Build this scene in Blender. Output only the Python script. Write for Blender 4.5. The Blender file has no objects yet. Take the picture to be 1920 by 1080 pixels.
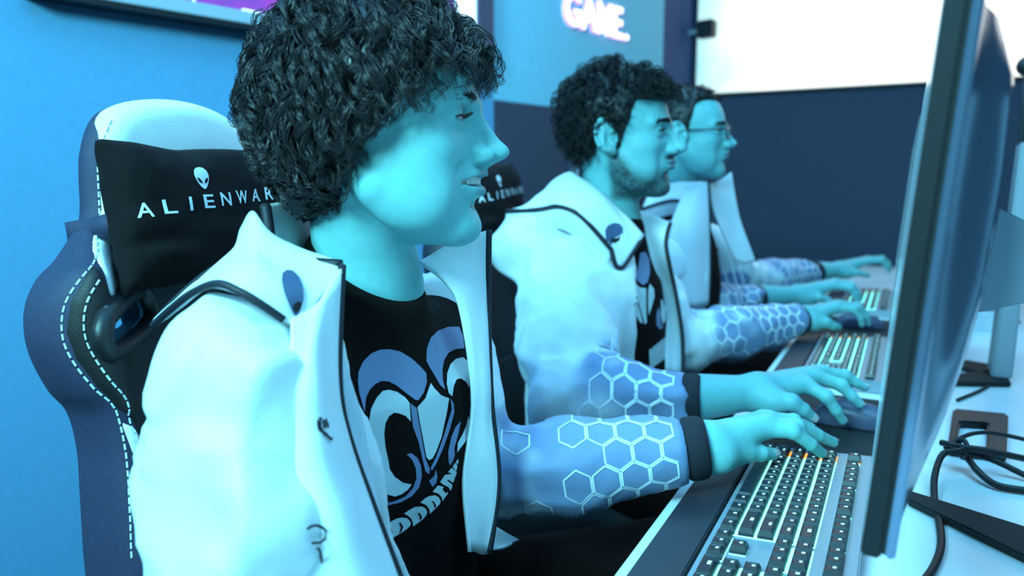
import bpy, bmesh, math, random
import numpy as np
from mathutils import Vector, Matrix
from mathutils.bvhtree import BVHTree

S = bpy.context.scene
C = S.collection

# ------------------------------------------------------------------ camera
FPX = 1400.0                       # focal length in pixels of the 1920 x 1080 frame
CAM = np.array([0.0, 0.0, 1.12])
_dY = np.array([739.0, -193.0, FPX]); _dY /= np.linalg.norm(_dY)
_p = math.atan2(193.0, FPX)
_dn = np.array([0, math.cos(_p), math.sin(_p)])
_dX = np.cross(_dn, _dY); _dX /= np.linalg.norm(_dX)
RIGHT = np.array([_dX[0], _dY[0], -_dn[0]])
DOWN = np.array([_dX[1], _dY[1], -_dn[1]])
FWD = np.array([_dX[2], _dY[2], -_dn[2]])
cam_data = bpy.data.cameras.new('camera')
cam = bpy.data.objects.new('camera', cam_data); C.objects.link(cam)
m = Matrix.Identity(4)
for i in range(3):
    m[i][0], m[i][1], m[i][2], m[i][3] = RIGHT[i], -DOWN[i], -FWD[i], CAM[i]
cam.matrix_world = m
cam_data.sensor_width = 36.0
cam_data.lens = 36.0 * FPX / 1920.0
cam_data.clip_start = 0.02
cam_data.dof.use_dof = True
cam_data.dof.focus_distance = 0.80
cam_data.dof.aperture_fstop = 3.6
S.camera = cam

def ray(px, py):
    return RIGHT * (px - 960) / FPX + DOWN * (py - 540) / FPX + FWD      # depth 1
def P(px, py, d):                  # a point seen at that pixel, d metres deep
    return CAM + ray(px, py) * d
def PZ(px, py, z):
    r = ray(px, py); return CAM + r * ((z - CAM[2]) / r[2])
def PX(px, py, x):
    r = ray(px, py); return CAM + r * (x / r[0])
def PY(px, py, y):
    r = ray(px, py); return CAM + r * (y / r[1])

# ------------------------------------------------------------------ world, light, exposure
S.view_settings.view_transform = 'Standard'
S.view_settings.look = 'None'
S.view_settings.gamma = 1.0
S.view_settings.use_curve_mapping = False
S.view_settings.exposure = 0.0
w = bpy.data.worlds.new('world'); S.world = w
w.use_nodes = True
w.node_tree.nodes['Background'].inputs[0].default_value = (0.03, 0.16, 0.36, 1)
w.node_tree.nodes['Background'].inputs[1].default_value = 0.35

def area(name, loc, to, size, power, col):
    l = bpy.data.lights.new(name, 'AREA'); l.shape = 'RECTANGLE'
    l.size, l.size_y = size; l.energy = power; l.color = col
    o = bpy.data.objects.new(name, l); C.objects.link(o)
    o.location = loc
    o.rotation_euler = (Vector(to) - Vector(loc)).to_track_quat('-Z', 'Y').to_euler()
    return o
CYAN = (0.26, 0.86, 1.0)
BLUE = (0.10, 0.45, 1.0)
area('unseen_key_light', (-0.65, -1.1, 2.25), (-0.5, 0.8, 1.0), (0.9, 0.6), 108, CYAN)  # unseen key lamp, hangs free below the ceiling without a fixture
area('blue_ambient_fill', (-0.2, 0.9, 2.74), (-0.2, 0.9, 0.0), (2.6, 3.4), 62, (0.10, 0.46, 1.0))  # added fill, gives the shadows their blue ambient light
area('ceiling_light_desk', (0.75, 0.9, 2.6), (0.25, 1.1, 0.74), (0.8, 1.6), 17, CYAN)
area('ceiling_light_row', (-0.9, 2.0, 2.6), (-0.5, 2.0, 0.9), (0.7, 1.2), 16, CYAN)
area('wall_washer', (-1.25, 1.2, 2.62), (-1.95, 1.2, 1.1), (2.6, 0.2), 4, BLUE)

# ------------------------------------------------------------------ materials
MATS = {}
def mat(name, col, rough=0.6, metal=0.0, spec=0.5, emit=None, estr=0.0, noise=0.0, nscale=40.0, bump=0.0, bscale=200.0, attr=None, sheen=0.0, sss=0.0):
    if name in MATS: return MATS[name]
    m = bpy.data.materials.new(name); m.use_nodes = True
    nt = m.node_tree; b = nt.nodes['Principled BSDF']
    b.inputs['Base Color'].default_value = (*col, 1)
    b.inputs['Roughness'].default_value = rough
    b.inputs['Metallic'].default_value = metal
    b.inputs['Specular IOR Level'].default_value = spec
    if sheen: b.inputs['Sheen Weight'].default_value = sheen
    if sss:
        b.inputs['Subsurface Weight'].default_value = sss
        b.inputs['Subsurface Radius'].default_value = (0.006, 0.004, 0.003)
        b.inputs['Subsurface Scale'].default_value = 1.0
    src = None
    if attr:
        a = nt.nodes.new('ShaderNodeAttribute'); a.attribute_name = attr
        src = a.outputs['Color']
    tc = nt.nodes.new('ShaderNodeTexCoord')
    if noise:
        n = nt.nodes.new('ShaderNodeTexNoise'); n.inputs['Scale'].default_value = nscale
        n.inputs['Detail'].default_value = 5
        nt.links.new(tc.outputs['Object'], n.inputs['Vector'])
        mx = nt.nodes.new('ShaderNodeMix'); mx.data_type = 'RGBA'; mx.blend_type = 'MULTIPLY'
        rmp = nt.nodes.new('ShaderNodeMapRange')
        rmp.inputs['From Min'].default_value = 0.3; rmp.inputs['From Max'].default_value = 0.7
        rmp.inputs['To Min'].default_value = 1 - noise; rmp.inputs['To Max'].default_value = 1 + noise
        nt.links.new(n.outputs['Fac'], rmp.inputs['Value'])
        mx.inputs['Factor'].default_value = 1.0
        if src is None: mx.inputs['A'].default_value = (*col, 1)
        else: nt.links.new(src, mx.inputs['A'])
        nt.links.new(rmp.outputs['Result'], mx.inputs['B'])
        src = mx.outputs['Result']
    if src is not None: nt.links.new(src, b.inputs['Base Color'])
    if bump:
        n2 = nt.nodes.new('ShaderNodeTexNoise'); n2.inputs['Scale'].default_value = bscale
        n2.inputs['Detail'].default_value = 4
        nt.links.new(tc.outputs['Object'], n2.inputs['Vector'])
        bp = nt.nodes.new('ShaderNodeBump'); bp.inputs['Strength'].default_value = bump
        bp.inputs['Distance'].default_value = 0.002
        nt.links.new(n2.outputs['Fac'], bp.inputs['Height'])
        nt.links.new(bp.outputs['Normal'], b.inputs['Normal'])
    if emit:
        b.inputs['Emission Color'].default_value = (*emit, 1)
        b.inputs['Emission Strength'].default_value = estr
    MATS[name] = m
    return m

M_wall = mat('painted_wall', (0.13, 0.38, 0.62), 0.85, noise=0.05, nscale=60, bump=0.1)
M_wall_dark = mat('charcoal_wall', (0.055, 0.06, 0.10), 0.9, noise=0.08, nscale=50, bump=0.1)
M_ceil = mat('ceiling_paint', (0.25, 0.27, 0.3), 0.9)
M_floor = mat('floor_carpet', (0.035, 0.035, 0.045), 0.95, noise=0.3, nscale=300)
M_table = mat('white_laminate', (0.82, 0.85, 0.88), 0.35, noise=0.02, nscale=15)
M_black = mat('black_plastic', (0.012, 0.012, 0.014), 0.45)
M_blackm = mat('black_matte', (0.010, 0.010, 0.012), 0.75)
M_slate = mat('slate_plastic', (0.028, 0.024, 0.036), 0.55, noise=0.15, nscale=500)
M_silver = mat('gunmetal_plate', (0.32, 0.36, 0.42), 0.42, metal=0.3)
M_monback = mat('monitor_back_gloss', (0.16, 0.20, 0.30), 0.18, metal=0.55)
M_monside = mat('monitor_side', (0.012, 0.011, 0.014), 0.6, spec=0.3, noise=0.1, nscale=300)
M_key = mat('keycap', (0.014, 0.016, 0.026), 0.38)
M_glow = mat('key_backlight', (0.1, 0.5, 0.6), 0.5, emit=(0.18, 0.9, 0.85), estr=3.4)
M_glow_warm = mat('key_backlight_amber', (0.5, 0.3, 0.05), 0.5, emit=(1.0, 0.42, 0.05), estr=1.4)
M_legend = mat('key_legend', (0.6, 0.9, 0.9), 0.5, emit=(0.45, 0.95, 1.0), estr=1.0)
M_trim_black = mat('black_piping', (0.012, 0.013, 0.022), 0.6)

# ------------------------------------------------------------------ object helpers
def link(o, parent=None):
    C.objects.link(o)
    if parent is not None: o.parent = parent
    return o
def mesh_obj(name, verts, faces, material, parent=None, smooth=False):
    me = bpy.data.meshes.new(name)
    me.from_pydata([tuple(map(float, v)) for v in verts], [], faces)
    me.update()
    if material is not None: me.materials.append(material)
    if smooth: me.polygons.foreach_set('use_smooth', [True] * len(me.polygons))
    return link(bpy.data.objects.new(name, me), parent)
def bm_obj(name, bm, material, parent=None, smooth=False):
    me = bpy.data.meshes.new(name); bm.to_mesh(me); bm.free()
    if material is not None: me.materials.append(material)
    if smooth: me.polygons.foreach_set('use_smooth', [True] * len(me.polygons))
    return link(bpy.data.objects.new(name, me), parent)
def tag(o, label, cat=None, group=None, kind=None):
    if label: o['label'] = label
    if cat: o['category'] = cat
    if group: o['group'] = group
    if kind: o['kind'] = kind
    return o
def empty(name, loc=(0, 0, 0), rz=0.0):
    o = bpy.data.objects.new(name, None); C.objects.link(o)
    o.location = loc; o.rotation_euler = (0, 0, rz); o.empty_display_size = 0.05
    return o
def copy_tree(o, parent=None):
    c = o.copy(); C.objects.link(c); c.parent = parent
    for ch in list(o.children): copy_tree(ch, c)
    return c
def add_box(bm, c, s, rot=None, bev=0.0, seg=2):
    r = bmesh.ops.create_cube(bm, size=1.0)
    vs = r['verts']
    mt = Matrix.Diagonal((s[0], s[1], s[2], 1))
    if bev:
        for v in vs: v.co = mt @ v.co
        es = list({e for v in vs for e in v.link_edges})
        rr = bmesh.ops.bevel(bm, geom=es, offset=bev, segments=seg, profile=0.5, affect='EDGES')
        vs = [v for v in bm.verts if v in set(rr['verts'])] if False else list({v for f in rr['faces'] for v in f.verts} | {v for v in vs if v.is_valid})
    else:
        for v in vs: v.co = mt @ v.co
    t = Matrix.Translation(Vector(c)) @ (rot.to_4x4() if rot is not None else Matrix.Identity(4))
    for v in vs: v.co = t @ v.co
    return vs
def box_obj(name, lo, hi, material, parent=None, bev=0.0, seg=2, smooth=False):
    bm = bmesh.new()
    c = [(a + b) / 2 for a, b in zip(lo, hi)]; s = [b - a for a, b in zip(lo, hi)]
    add_box(bm, c, s, bev=bev, seg=seg)
    return bm_obj(name, bm, material, parent, smooth)
def tube_arrays(pts, radii, sides=8, cap=True):
    """one tube along a polyline"""
    pts = np.asarray(pts, float); n = len(pts)
    radii = np.full(n, radii) if np.isscalar(radii) else np.asarray(radii, float)
    t = np.gradient(pts, axis=0); t /= np.linalg.norm(t, axis=1)[:, None] + 1e-12
    ref = np.array([0, 0, 1.0]) if abs(t[0][2]) < 0.9 else np.array([1.0, 0, 0])
    u = np.cross(t[0], ref); u /= np.linalg.norm(u)
    V = []
    for i in range(n):
        u = u - t[i] * (u @ t[i]); u /= np.linalg.norm(u) + 1e-12
        v = np.cross(t[i], u)
        for k in range(sides):
            a = 2 * math.pi * k / sides
            V.append(pts[i] + radii[i] * (u * math.cos(a) + v * math.sin(a)))
    F = []
    for i in range(n - 1):
        for k in range(sides):
            k2 = (k + 1) % sides
            F.append((i * sides + k, i * sides + k2, (i + 1) * sides + k2, (i + 1) * sides + k))
    if cap:
        F.append(tuple(range(sides))[::-1]); F.append(tuple((n - 1) * sides + k for k in range(sides)))
    return V, F
def catmull(pts, n=8):
    pts = [np.asarray(p, float) for p in pts]
    if len(pts) < 3:
        return np.array([pts[0] * (1 - t) + pts[-1] * t for t in np.linspace(0, 1, n + 1)])
    out = []
    ext = [2 * pts[0] - pts[1]] + pts + [2 * pts[-1] - pts[-2]]
    for i in range(1, len(ext) - 2):
        p0, p1, p2, p3 = ext[i - 1:i + 3]
        for t in np.linspace(0, 1, n, endpoint=False):
            out.append(0.5 * ((2 * p1) + (-p0 + p2) * t + (2 * p0 - 5 * p1 + 4 * p2 - p3) * t * t + (-p0 + 3 * p1 - 3 * p2 + p3) * t ** 3))
    out.append(pts[-1])
    return np.array(out)
def tube_obj(name, pts, r, material, parent=None, sides=8, n=8, smooth=True):
    V, F = tube_arrays(catmull(pts, n) if n else pts, r, sides)
    return mesh_obj(name, V, F, material, parent, smooth)
def join_arrays(lst):
    V, F, o = [], [], 0
    for v, f in lst:
        V.extend(v); F.extend([tuple(i + o for i in q) for q in f]); o += len(v)
    return V, F

# ------------------------------------------------------------------ implicit surfaces (numpy)
def v3(*a): return np.array(a, float)
def sphere(p, c, r): return np.linalg.norm(p - np.asarray(c), axis=-1) - r
def ellip(p, c, r, R=None):
    q = p - np.asarray(c)
    if R is not None: q = q @ R          # columns of R are the ellipsoid's axes
    r = np.asarray(r, float)
    k0 = np.linalg.norm(q / r, axis=-1); k1 = np.linalg.norm(q / (r * r), axis=-1)
    return k0 * (k0 - 1.0) / np.maximum(k1, 1e-9)
def cone(p, a, b, ra, rb):
    """capsule whose radius runs from ra to rb"""
    a = np.asarray(a, float); b = np.asarray(b, float); ba = b - a
    h = np.clip(((p - a) @ ba) / (ba @ ba), 0, 1)
    return np.linalg.norm(p - a - h[..., None] * ba, axis=-1) - (ra + (rb - ra) * h)
def smin(a, b, k):
    h = np.maximum(k - np.abs(a - b), 0) / k
    return np.minimum(a, b) - h * h * k * 0.25
def smax(a, b, k): return -smin(-a, -b, k)
def chain(p, pts, rs, k):
    d = None
    for i in range(len(pts) - 1):
        e = cone(p, pts[i], pts[i + 1], rs[i], rs[i + 1])
        d = e if d is None else smin(d, e, k)
    return d
_rng = np.random.RandomState(7)
_lat = _rng.rand(32, 32, 32)
def vnoise(p):
    """smooth value noise, about -1..1"""
    i = np.floor(p).astype(int); f = p - i; f = f * f * (3 - 2 * f)
    i &= 31; j = (i + 1) & 31
    x0, y0, z0 = i[..., 0], i[..., 1], i[..., 2]; x1, y1, z1 = j[..., 0], j[..., 1], j[..., 2]
    fx, fy, fz = f[..., 0], f[..., 1], f[..., 2]
    a = _lat[x0, y0, z0] * (1 - fx) + _lat[x1, y0, z0] * fx
    b = _lat[x0, y1, z0] * (1 - fx) + _lat[x1, y1, z0] * fx
    c = _lat[x0, y0, z1] * (1 - fx) + _lat[x1, y0, z1] * fx
    d = _lat[x0, y1, z1] * (1 - fx) + _lat[x1, y1, z1] * fx
    return ((a * (1 - fy) + b * fy) * (1 - fz) + (c * (1 - fy) + d * fy) * fz) * 2 - 1

def mesh_sdf(fn, lo, hi, h, refine=1, slack=1.7):
    """surface nets over the blocks near the surface; returns verts (N,3), quads (M,4)"""
    lo = np.asarray(lo, float); hi = np.asarray(hi, float); B = 8
    nb = np.ceil((hi - lo) / (h * B)).astype(int)
    g = np.stack(np.meshgrid(*[np.arange(n) for n in nb], indexing='ij'), -1).reshape(-1, 3)
    cen = lo + (g + 0.5) * B * h
    d = fn(cen)
    g = g[np.abs(d) < B * h * 0.866 * slack]
    n1 = B + 1
    off = np.stack(np.meshgrid(*[np.arange(n1)] * 3, indexing='ij'), -1).reshape(-1, 3)
    dims = nb * B + 2
    def cid(c): return (c[..., 0] * dims[1] + c[..., 1]) * dims[2] + c[..., 2]
    ids, pos, quads = [], [], []
    edges = [((0,0,0),(1,0,0)),((0,1,0),(1,1,0)),((0,0,1),(1,0,1)),((0,1,1),(1,1,1)),
             ((0,0,0),(0,1,0)),((1,0,0),(1,1,0)),((0,0,1),(0,1,1)),((1,0,1),(1,1,1)),
             ((0,0,0),(0,0,1)),((1,0,0),(1,0,1)),((0,1,0),(0,1,1)),((1,1,0),(1,1,1))]
    CH = 400
    for s in range(0, len(g), CH):
        gb = g[s:s + CH]
        gp = gb[:, None, :] * B + off[None]
        v = fn((lo + gp * h).reshape(-1, 3)).reshape(len(gb), n1, n1, n1)
        neg = v < 0
        cnt = np.zeros((len(gb), B, B, B), int); acc = np.zeros((len(gb), B, B, B, 3))
        sl = lambda o: (slice(None), slice(o[0], o[0] + B), slice(o[1], o[1] + B), slice(o[2], o[2] + B))
        for a, b in edges:
            va, vb = v[sl(a)], v[sl(b)]
            cr = neg[sl(a)] != neg[sl(b)]
            t = np.where(cr, va / np.where(cr, va - vb, 1), 0)
            e = np.array(a) + t[..., None] * (np.array(b) - np.array(a))
            acc += np.where(cr[..., None], e, 0); cnt += cr
        act = np.argwhere(cnt > 0)
        if len(act) == 0: continue
        c = gb[act[:, 0]] * B + act[:, 1:]
        k = tuple(act.T)
        pos.append(lo + (c + acc[k] / cnt[k][:, None]) * h); ids.append(cid(c))
        for ax in range(3):
            o = [0, 0, 0]; o[ax] = 1
            A, Bv = neg[sl((0, 0, 0))], neg[sl(tuple(o))]
            cr = np.argwhere(A != Bv)
            if len(cr) == 0: continue
            gg = gb[cr[:, 0]] * B + cr[:, 1:]
            fl = A[tuple(cr.T)]
            u, w_ = (ax + 1) % 3, (ax + 2) % 3
            eu = np.zeros(3, int); eu[u] = 1; ew = np.zeros(3, int); ew[w_] = 1
            ok = (gg[:, u] > 0) & (gg[:, w_] > 0)
            gg, fl = gg[ok], fl[ok]
            q = np.stack([cid(gg - eu - ew), cid(gg - ew), cid(gg), cid(gg - eu)], 1)
            q[~fl] = q[~fl][:, ::-1]
            quads.append(q)
    ids = np.concatenate(ids); pos = np.concatenate(pos); quads = np.concatenate(quads)
    order = np.argsort(ids); sid = ids[order]
    k = np.clip(np.searchsorted(sid, quads), 0, len(sid) - 1)
    good = (sid[k] == quads).all(1)
    q = order[k[good]]
    for _ in range(refine):
        e = h * 0.5
        f0 = fn(pos)
        gr = np.stack([fn(pos + e * np.eye(3)[i]) - f0 for i in range(3)], 1) / e
        n2 = np.maximum((gr * gr).sum(1), 0.05)
        st = np.clip(f0 / n2, -h, h)
        pos = pos - gr * st[:, None] * 0.9
    return pos, q
def fast_obj(name, V, Q, material, parent=None, smooth=True, attrs=None):
    """numpy arrays to a mesh object; Q is (M,3) or (M,4)"""
    V = np.asarray(V, np.float32); Q = np.asarray(Q, np.int32); n = Q.shape[1]
    me = bpy.data.meshes.new(name)
    me.vertices.add(len(V)); me.vertices.foreach_set('co', V.ravel())
    me.loops.add(Q.size); me.loops.foreach_set('vertex_index', Q.ravel())
    me.polygons.add(len(Q)); me.polygons.foreach_set('loop_start', np.arange(0, Q.size, n, dtype=np.int32))
    me.polygons.foreach_set('loop_total', np.full(len(Q), n, np.int32))
    me.update(calc_edges=True)
    if smooth: me.polygons.foreach_set('use_smooth', np.ones(len(Q), bool))
    if material is not None: me.materials.append(material)
    if attrs:
        for an, col in attrs.items():
            a = me.color_attributes.new(an, 'FLOAT_COLOR', 'POINT')
            c = np.ones((len(V), 4), np.float32); c[:, :3] = col
            a.data.foreach_set('color', c.ravel())
    return link(bpy.data.objects.new(name, me), parent)
def tubes_batch(paths, radii, sides=3):
    """paths (N,M,3), radii (N,M): many thin tubes at once -> V, Q"""
    N, M, _ = paths.shape
    t = np.gradient(paths, axis=1); t /= np.linalg.norm(t, axis=2, keepdims=True) + 1e-9
    ref = np.array([0.31, 0.52, 0.79])
    u = np.cross(t, ref); u /= np.linalg.norm(u, axis=2, keepdims=True) + 1e-9
    v = np.cross(t, u)
    ang = np.arange(sides) * 2 * math.pi / sides
    V = paths[:, :, None, :] + radii[:, :, None, None] * (u[:, :, None, :] * np.cos(ang)[None, None, :, None] + v[:, :, None, :] * np.sin(ang)[None, None, :, None])
    idx = np.arange(N * M * sides).reshape(N, M, sides)
    a = idx[:, :-1, :]; b = idx[:, 1:, :]
    Q = np.stack([a, np.roll(a, -1, 2), np.roll(b, -1, 2), b], -1).reshape(-1, 4)
    return V.reshape(-1, 3), Q
def sm(x, a, b):
    t = np.clip((x - a) / (b - a), 0, 1); return t * t * (3 - 2 * t)
# ------------------------------------------------------------------ the room
TZ = 0.74                                    # table top
WD = np.array([math.sin(math.radians(15)), math.cos(math.radians(15)), 0])   # the rear wall runs along this
WC = np.array([-1.07, 4.2, 0.0])             # corner of rear wall and end wall
WN = np.array([WD[1], -WD[0], 0])            # rear wall normal, into the room
def wall_pt(s, z, off=0.0): return WC - WD * s + WN * off + np.array([0, 0, z])
def on_wall(px, py, off=0.0):
    r = ray(px, py); o = WC + WN * off
    t = ((o - CAM) @ WN) / (r @ WN); p = CAM + r * t
    return float(-(p - WC) @ WD), float(p[2])
def on_end(px, py, y=4.2):
    p = PY(px, py, y); return float(p[0]), float(p[2])
def wall_slab(name, s0, s1, z0, z1, off0, off1, material, parent=None, kind='structure', bev=0.0):
    vs = [wall_pt(s, z, o) for o in (off0, off1) for (s, z) in ((s0, z0), (s1, z0), (s1, z1), (s0, z1))]
    fs = [(0, 1, 2, 3), (7, 6, 5, 4), (0, 4, 5, 1), (1, 5, 6, 2), (2, 6, 7, 3), (3, 7, 4, 0)]
    o = mesh_obj(name, vs, fs, material, parent)
    bm = bmesh.new(); bm.from_mesh(o.data); bmesh.ops.recalc_face_normals(bm, faces=bm.faces)
    if bev: bmesh.ops.bevel(bm, geom=list(bm.edges), offset=bev, segments=2, affect='EDGES')
    bm.to_mesh(o.data); bm.free()
    if kind and parent is None: o['kind'] = kind
    return o
s_col = on_wall(925, 100)[0]
s_b = on_wall(1243, 100)[0]
z_band = on_wall(1000, 196)[1]
tag(wall_slab('wall_rear', s_col, 7.2, 0, 2.8, -0.1, 0, M_wall), 'blue washed painted wall behind the first chair')
M_band = mat('upper_band_paint', (0.24, 0.62, 0.78), 0.85, noise=0.04, nscale=40)
tag(wall_slab('wall_rear_upper_band', s_b, s_col, z_band, 2.8, -0.1, 0, M_band), 'bright blue upper wall band carrying the lit sign')
tag(wall_slab('wall_rear_lower_band', 0, s_col, 0, z_band, -0.1, 0.0, M_wall_dark), 'dark charcoal lower wall behind the second man')
M_pil = mat('pilaster_paint', (0.05, 0.08, 0.20), 0.8, noise=0.06, nscale=40)
tag(wall_slab('trim_1', 0, s_b, z_band, 2.8, -0.1, 0.0, M_pil), 'dark blue wall return in the corner beside the projection screen')
# end wall, right wall, back wall, floor, ceiling
tag(box_obj('wall_end', (-1.3, 4.2, 0), (3.4, 4.3, 2.8), M_wall_dark), 'dark charcoal end wall under the bright screen', kind='structure')
tag(box_obj('wall_right', (3.3, -2.6, 0), (3.4, 4.2, 2.8), M_wall_dark), 'dark charcoal wall on the far right side', kind='structure')
tag(box_obj('wall_back', (-3.4, -2.7, 0), (3.4, -2.6, 2.8), M_wall_dark), 'dark charcoal wall behind the camera', kind='structure')
tag(box_obj('floor', (-3.4, -2.7, -0.08), (3.4, 4.3, 0), M_floor), 'dark carpet floor under the chairs', kind='structure')
tag(box_obj('ceiling', (-3.4, -2.7, 2.8), (3.4, 4.3, 2.88), M_ceil), 'grey ceiling above the row of desks', kind='structure')

# bright projection screen on the end wall
x0, zs = on_end(1307, 178); x0b, zs2 = on_end(1735, 168)
M_screen = bpy.data.materials.new('lit_screen'); M_screen.use_nodes = True
nt = M_screen.node_tree; nt.nodes.clear()
o_ = nt.nodes.new('ShaderNodeOutputMaterial'); e_ = nt.nodes.new('ShaderNodeEmission')
tc = nt.nodes.new('ShaderNodeTexCoord'); sp = nt.nodes.new('ShaderNodeSeparateXYZ')
nz = nt.nodes.new('ShaderNodeTexNoise'); nz.inputs['Scale'].default_value = 2.2; nz.inputs['Detail'].default_value = 3
ad = nt.nodes.new('ShaderNodeMath'); ad.operation = 'MULTIPLY_ADD'; ad.inputs[1].default_value = 0.9
rp = nt.nodes.new('ShaderNodeValToRGB')
rp.color_ramp.elements[0].position = 0.38; rp.color_ramp.elements[0].color = (0.26, 0.62, 0.70, 1)
rp.color_ramp.elements[1].position = 0.86; rp.color_ramp.elements[1].color = (1.0, 1.05, 1.03, 1)
nt.links.new(tc.outputs['Object'], nz.inputs['Vector']); nt.links.new(tc.outputs['Object'], sp.inputs[0])
nt.links.new(nz.outputs['Fac'], ad.inputs[0]); nt.links.new(sp.outputs['X'], ad.inputs[2])
nt.links.new(ad.outputs[0], rp.inputs['Fac']); nt.links.new(rp.outputs['Color'], e_.inputs['Color'])
e_.inputs['Strength'].default_value = 1.5
nt.links.new(e_.outputs[0], o_.inputs['Surface'])
scr = tag(empty('projection_screen', (x0, 4.2, zs)), 'large glowing white screen on the dark end wall', 'screen')
zs_rel = zs2 - zs
o = mesh_obj('screen_surface', [(0, -0.032, 0), (2.6, -0.032, 0), (2.6, -0.032, 1.15), (0, -0.032, 1.15)], [(0, 1, 2, 3)], M_screen, scr)
box_obj('screen_casing', (-0.015, -0.030, -0.012), (2.615, 0, 1.165), M_black, scr, bev=0.003)

# wall television above the first man, its own light on
s_l = on_wall(60, 0, 0.07)[0]; s_r = on_wall(924, 60, 0.07)[0]; z_b = on_wall(438, 49, 0.07)[1]
tv = tag(empty('wall_television', tuple(wall_pt((s_l + s_r) / 2, z_b))), 'wall television with a purple picture above the curly haired man', 'television')
tvi = Matrix.Translation(-tv.location)
def rel(o, root):
    me = o.data; l = root.location
    for v in me.vertices: v.co -= l
    o.parent = root; return o
rel(wall_slab('television_body', s_r + 0.01, s_l - 0.01, z_b + 0.008, z_b + 0.84, 0.0, 0.055, M_black, None, None), tv)
fr = mat('television_frame', (0.45, 0.52, 0.58), 0.4)
frd = mat('television_frame_dark', (0.05, 0.055, 0.11), 0.5)
zt = z_b + 0.85
bh = on_wall(438, 19, 0.07)[1] - on_wall(438, 43, 0.07)[1]
rel(wall_slab('bottom_bezel', s_r, s_l, z_b + 0.012, z_b + 0.012 + bh, 0.02, 0.075, fr, None, None, 0.002), tv)
rel(wall_slab('bottom_edge', s_r, s_l, z_b, z_b + 0.012, 0.0, 0.068, M_black, None, None), tv)
sc_w = s_r - on_wall(896, 40, 0.07)[0]
rel(wall_slab('side_bezel', s_r, s_r - sc_w, z_b + 0.012, zt, 0.02, 0.078, frd, None, None, 0.002), tv)
rel(wall_slab('side_bezel', s_l - 0.03, s_l, z_b + 0.012, zt, 0.02, 0.078, fr, None, None, 0.002), tv)
rel(wall_slab('top_bezel', s_r, s_l, zt - 0.03, zt, 0.02, 0.078, fr, None, None, 0.002), tv)
M_tv = bpy.data.materials.new('television_picture'); M_tv.use_nodes = True
nt = M_tv.node_tree; nt.nodes.clear()
o_ = nt.nodes.new('ShaderNodeOutputMaterial'); e_ = nt.nodes.new('ShaderNodeEmission')
tc = nt.nodes.new('ShaderNodeTexCoord'); nz = nt.nodes.new('ShaderNodeTexNoise')
nz.inputs['Scale'].default_value = 7.0; nz.inputs['Detail'].default_value = 2
rp = nt.nodes.new('ShaderNodeValToRGB')
rp.color_ramp.elements[0].position = 0.40; rp.color_ramp.elements[0].color = (0.17, 0.12, 0.78, 1)
rp.color_ramp.elements[1].position = 0.66; rp.color_ramp.elements[1].color = (0.40, 0.10, 0.85, 1)
nt.links.new(tc.outputs['Object'], nz.inputs['Vector']); nt.links.new(nz.outputs['Fac'], rp.inputs['Fac'])
nt.links.new(rp.outputs['Color'], e_.inputs['Color']); e_.inputs['Strength'].default_value = 1.0
nt.links.new(e_.outputs[0], o_.inputs['Surface'])
rel(wall_slab('picture', s_r - sc_w, s_l - 0.03, z_b + 0.012 + bh, zt - 0.03, 0.05, 0.06, M_tv, None, None), tv)
M_tvw = mat('television_picture_white', (0.8, 0.9, 1), 0.5, emit=(0.75, 0.92, 1.0), estr=1.1)
def tv_patch(pxs, name='picture_highlight'):
    vs = []
    for off in (0.0605, 0.062):
        for px, py in pxs:
            s, z = on_wall(px, py, off); vs.append(wall_pt(s, z, off))
    n = len(pxs)
    fs = [tuple(range(n)), tuple(range(2 * n - 1, n - 1, -1))] + [(i, (i + 1) % n, n + (i + 1) % n, n + i) for i in range(n)]
    ob = mesh_obj(name, vs, fs, M_tvw)
    bm = bmesh.new(); bm.from_mesh(ob.data); bmesh.ops.recalc_face_normals(bm, faces=bm.faces); bm.to_mesh(ob.data); bm.free()
    return rel(ob, tv)
tv_patch([(450, 20), (456, 16), (470, 19), (508, 29), (480, 25)])
tv_patch([(361, -30), (366, -30), (366, 6), (361, 5)])
tv_patch([(852, -60), (893, -60), (893, 60), (852, 60)])

# lit letters on the upper band
M_sign = mat('sign_letters', (1, 0.9, 1), 0.4, emit=(1.0, 0.86, 1.0), estr=1.5)
M_sign_side = mat('sign_letter_sides', (0.9, 0.4, 0.8), 0.4, emit=(0.95, 0.42, 0.85), estr=0.9)
def text_mesh(body, size, font_extrude=0.0, spacing=1.0, offset=0.0):
    cu = bpy.data.curves.new('text', 'FONT'); cu.body = body; cu.size = size; cu.space_character = spacing
    cu.extrude = font_extrude; cu.offset = offset; cu.resolution_u = 4
    ob = bpy.data.objects.new('text', cu); C.objects.link(ob)
    dg = bpy.context.evaluated_depsgraph_get()
    me = bpy.data.meshes.new_from_object(ob.evaluated_get(dg))
    bpy.data.objects.remove(ob); bpy.data.curves.remove(cu)
    return me
sg = tag(empty('lit_sign', tuple(wall_pt(*on_wall(1110, 40), 0.0))), 'glowing white and pink wall letters reading GAME.', 'sign')
cells = [('G', 1053, 1083), ('A', 1085, 1113), ('M', 1115, 1141), ('E', 1144, 1161), ('.', 1164, 1173)]
base = lambda px: 51 + (px - 1071) * 0.27
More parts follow.
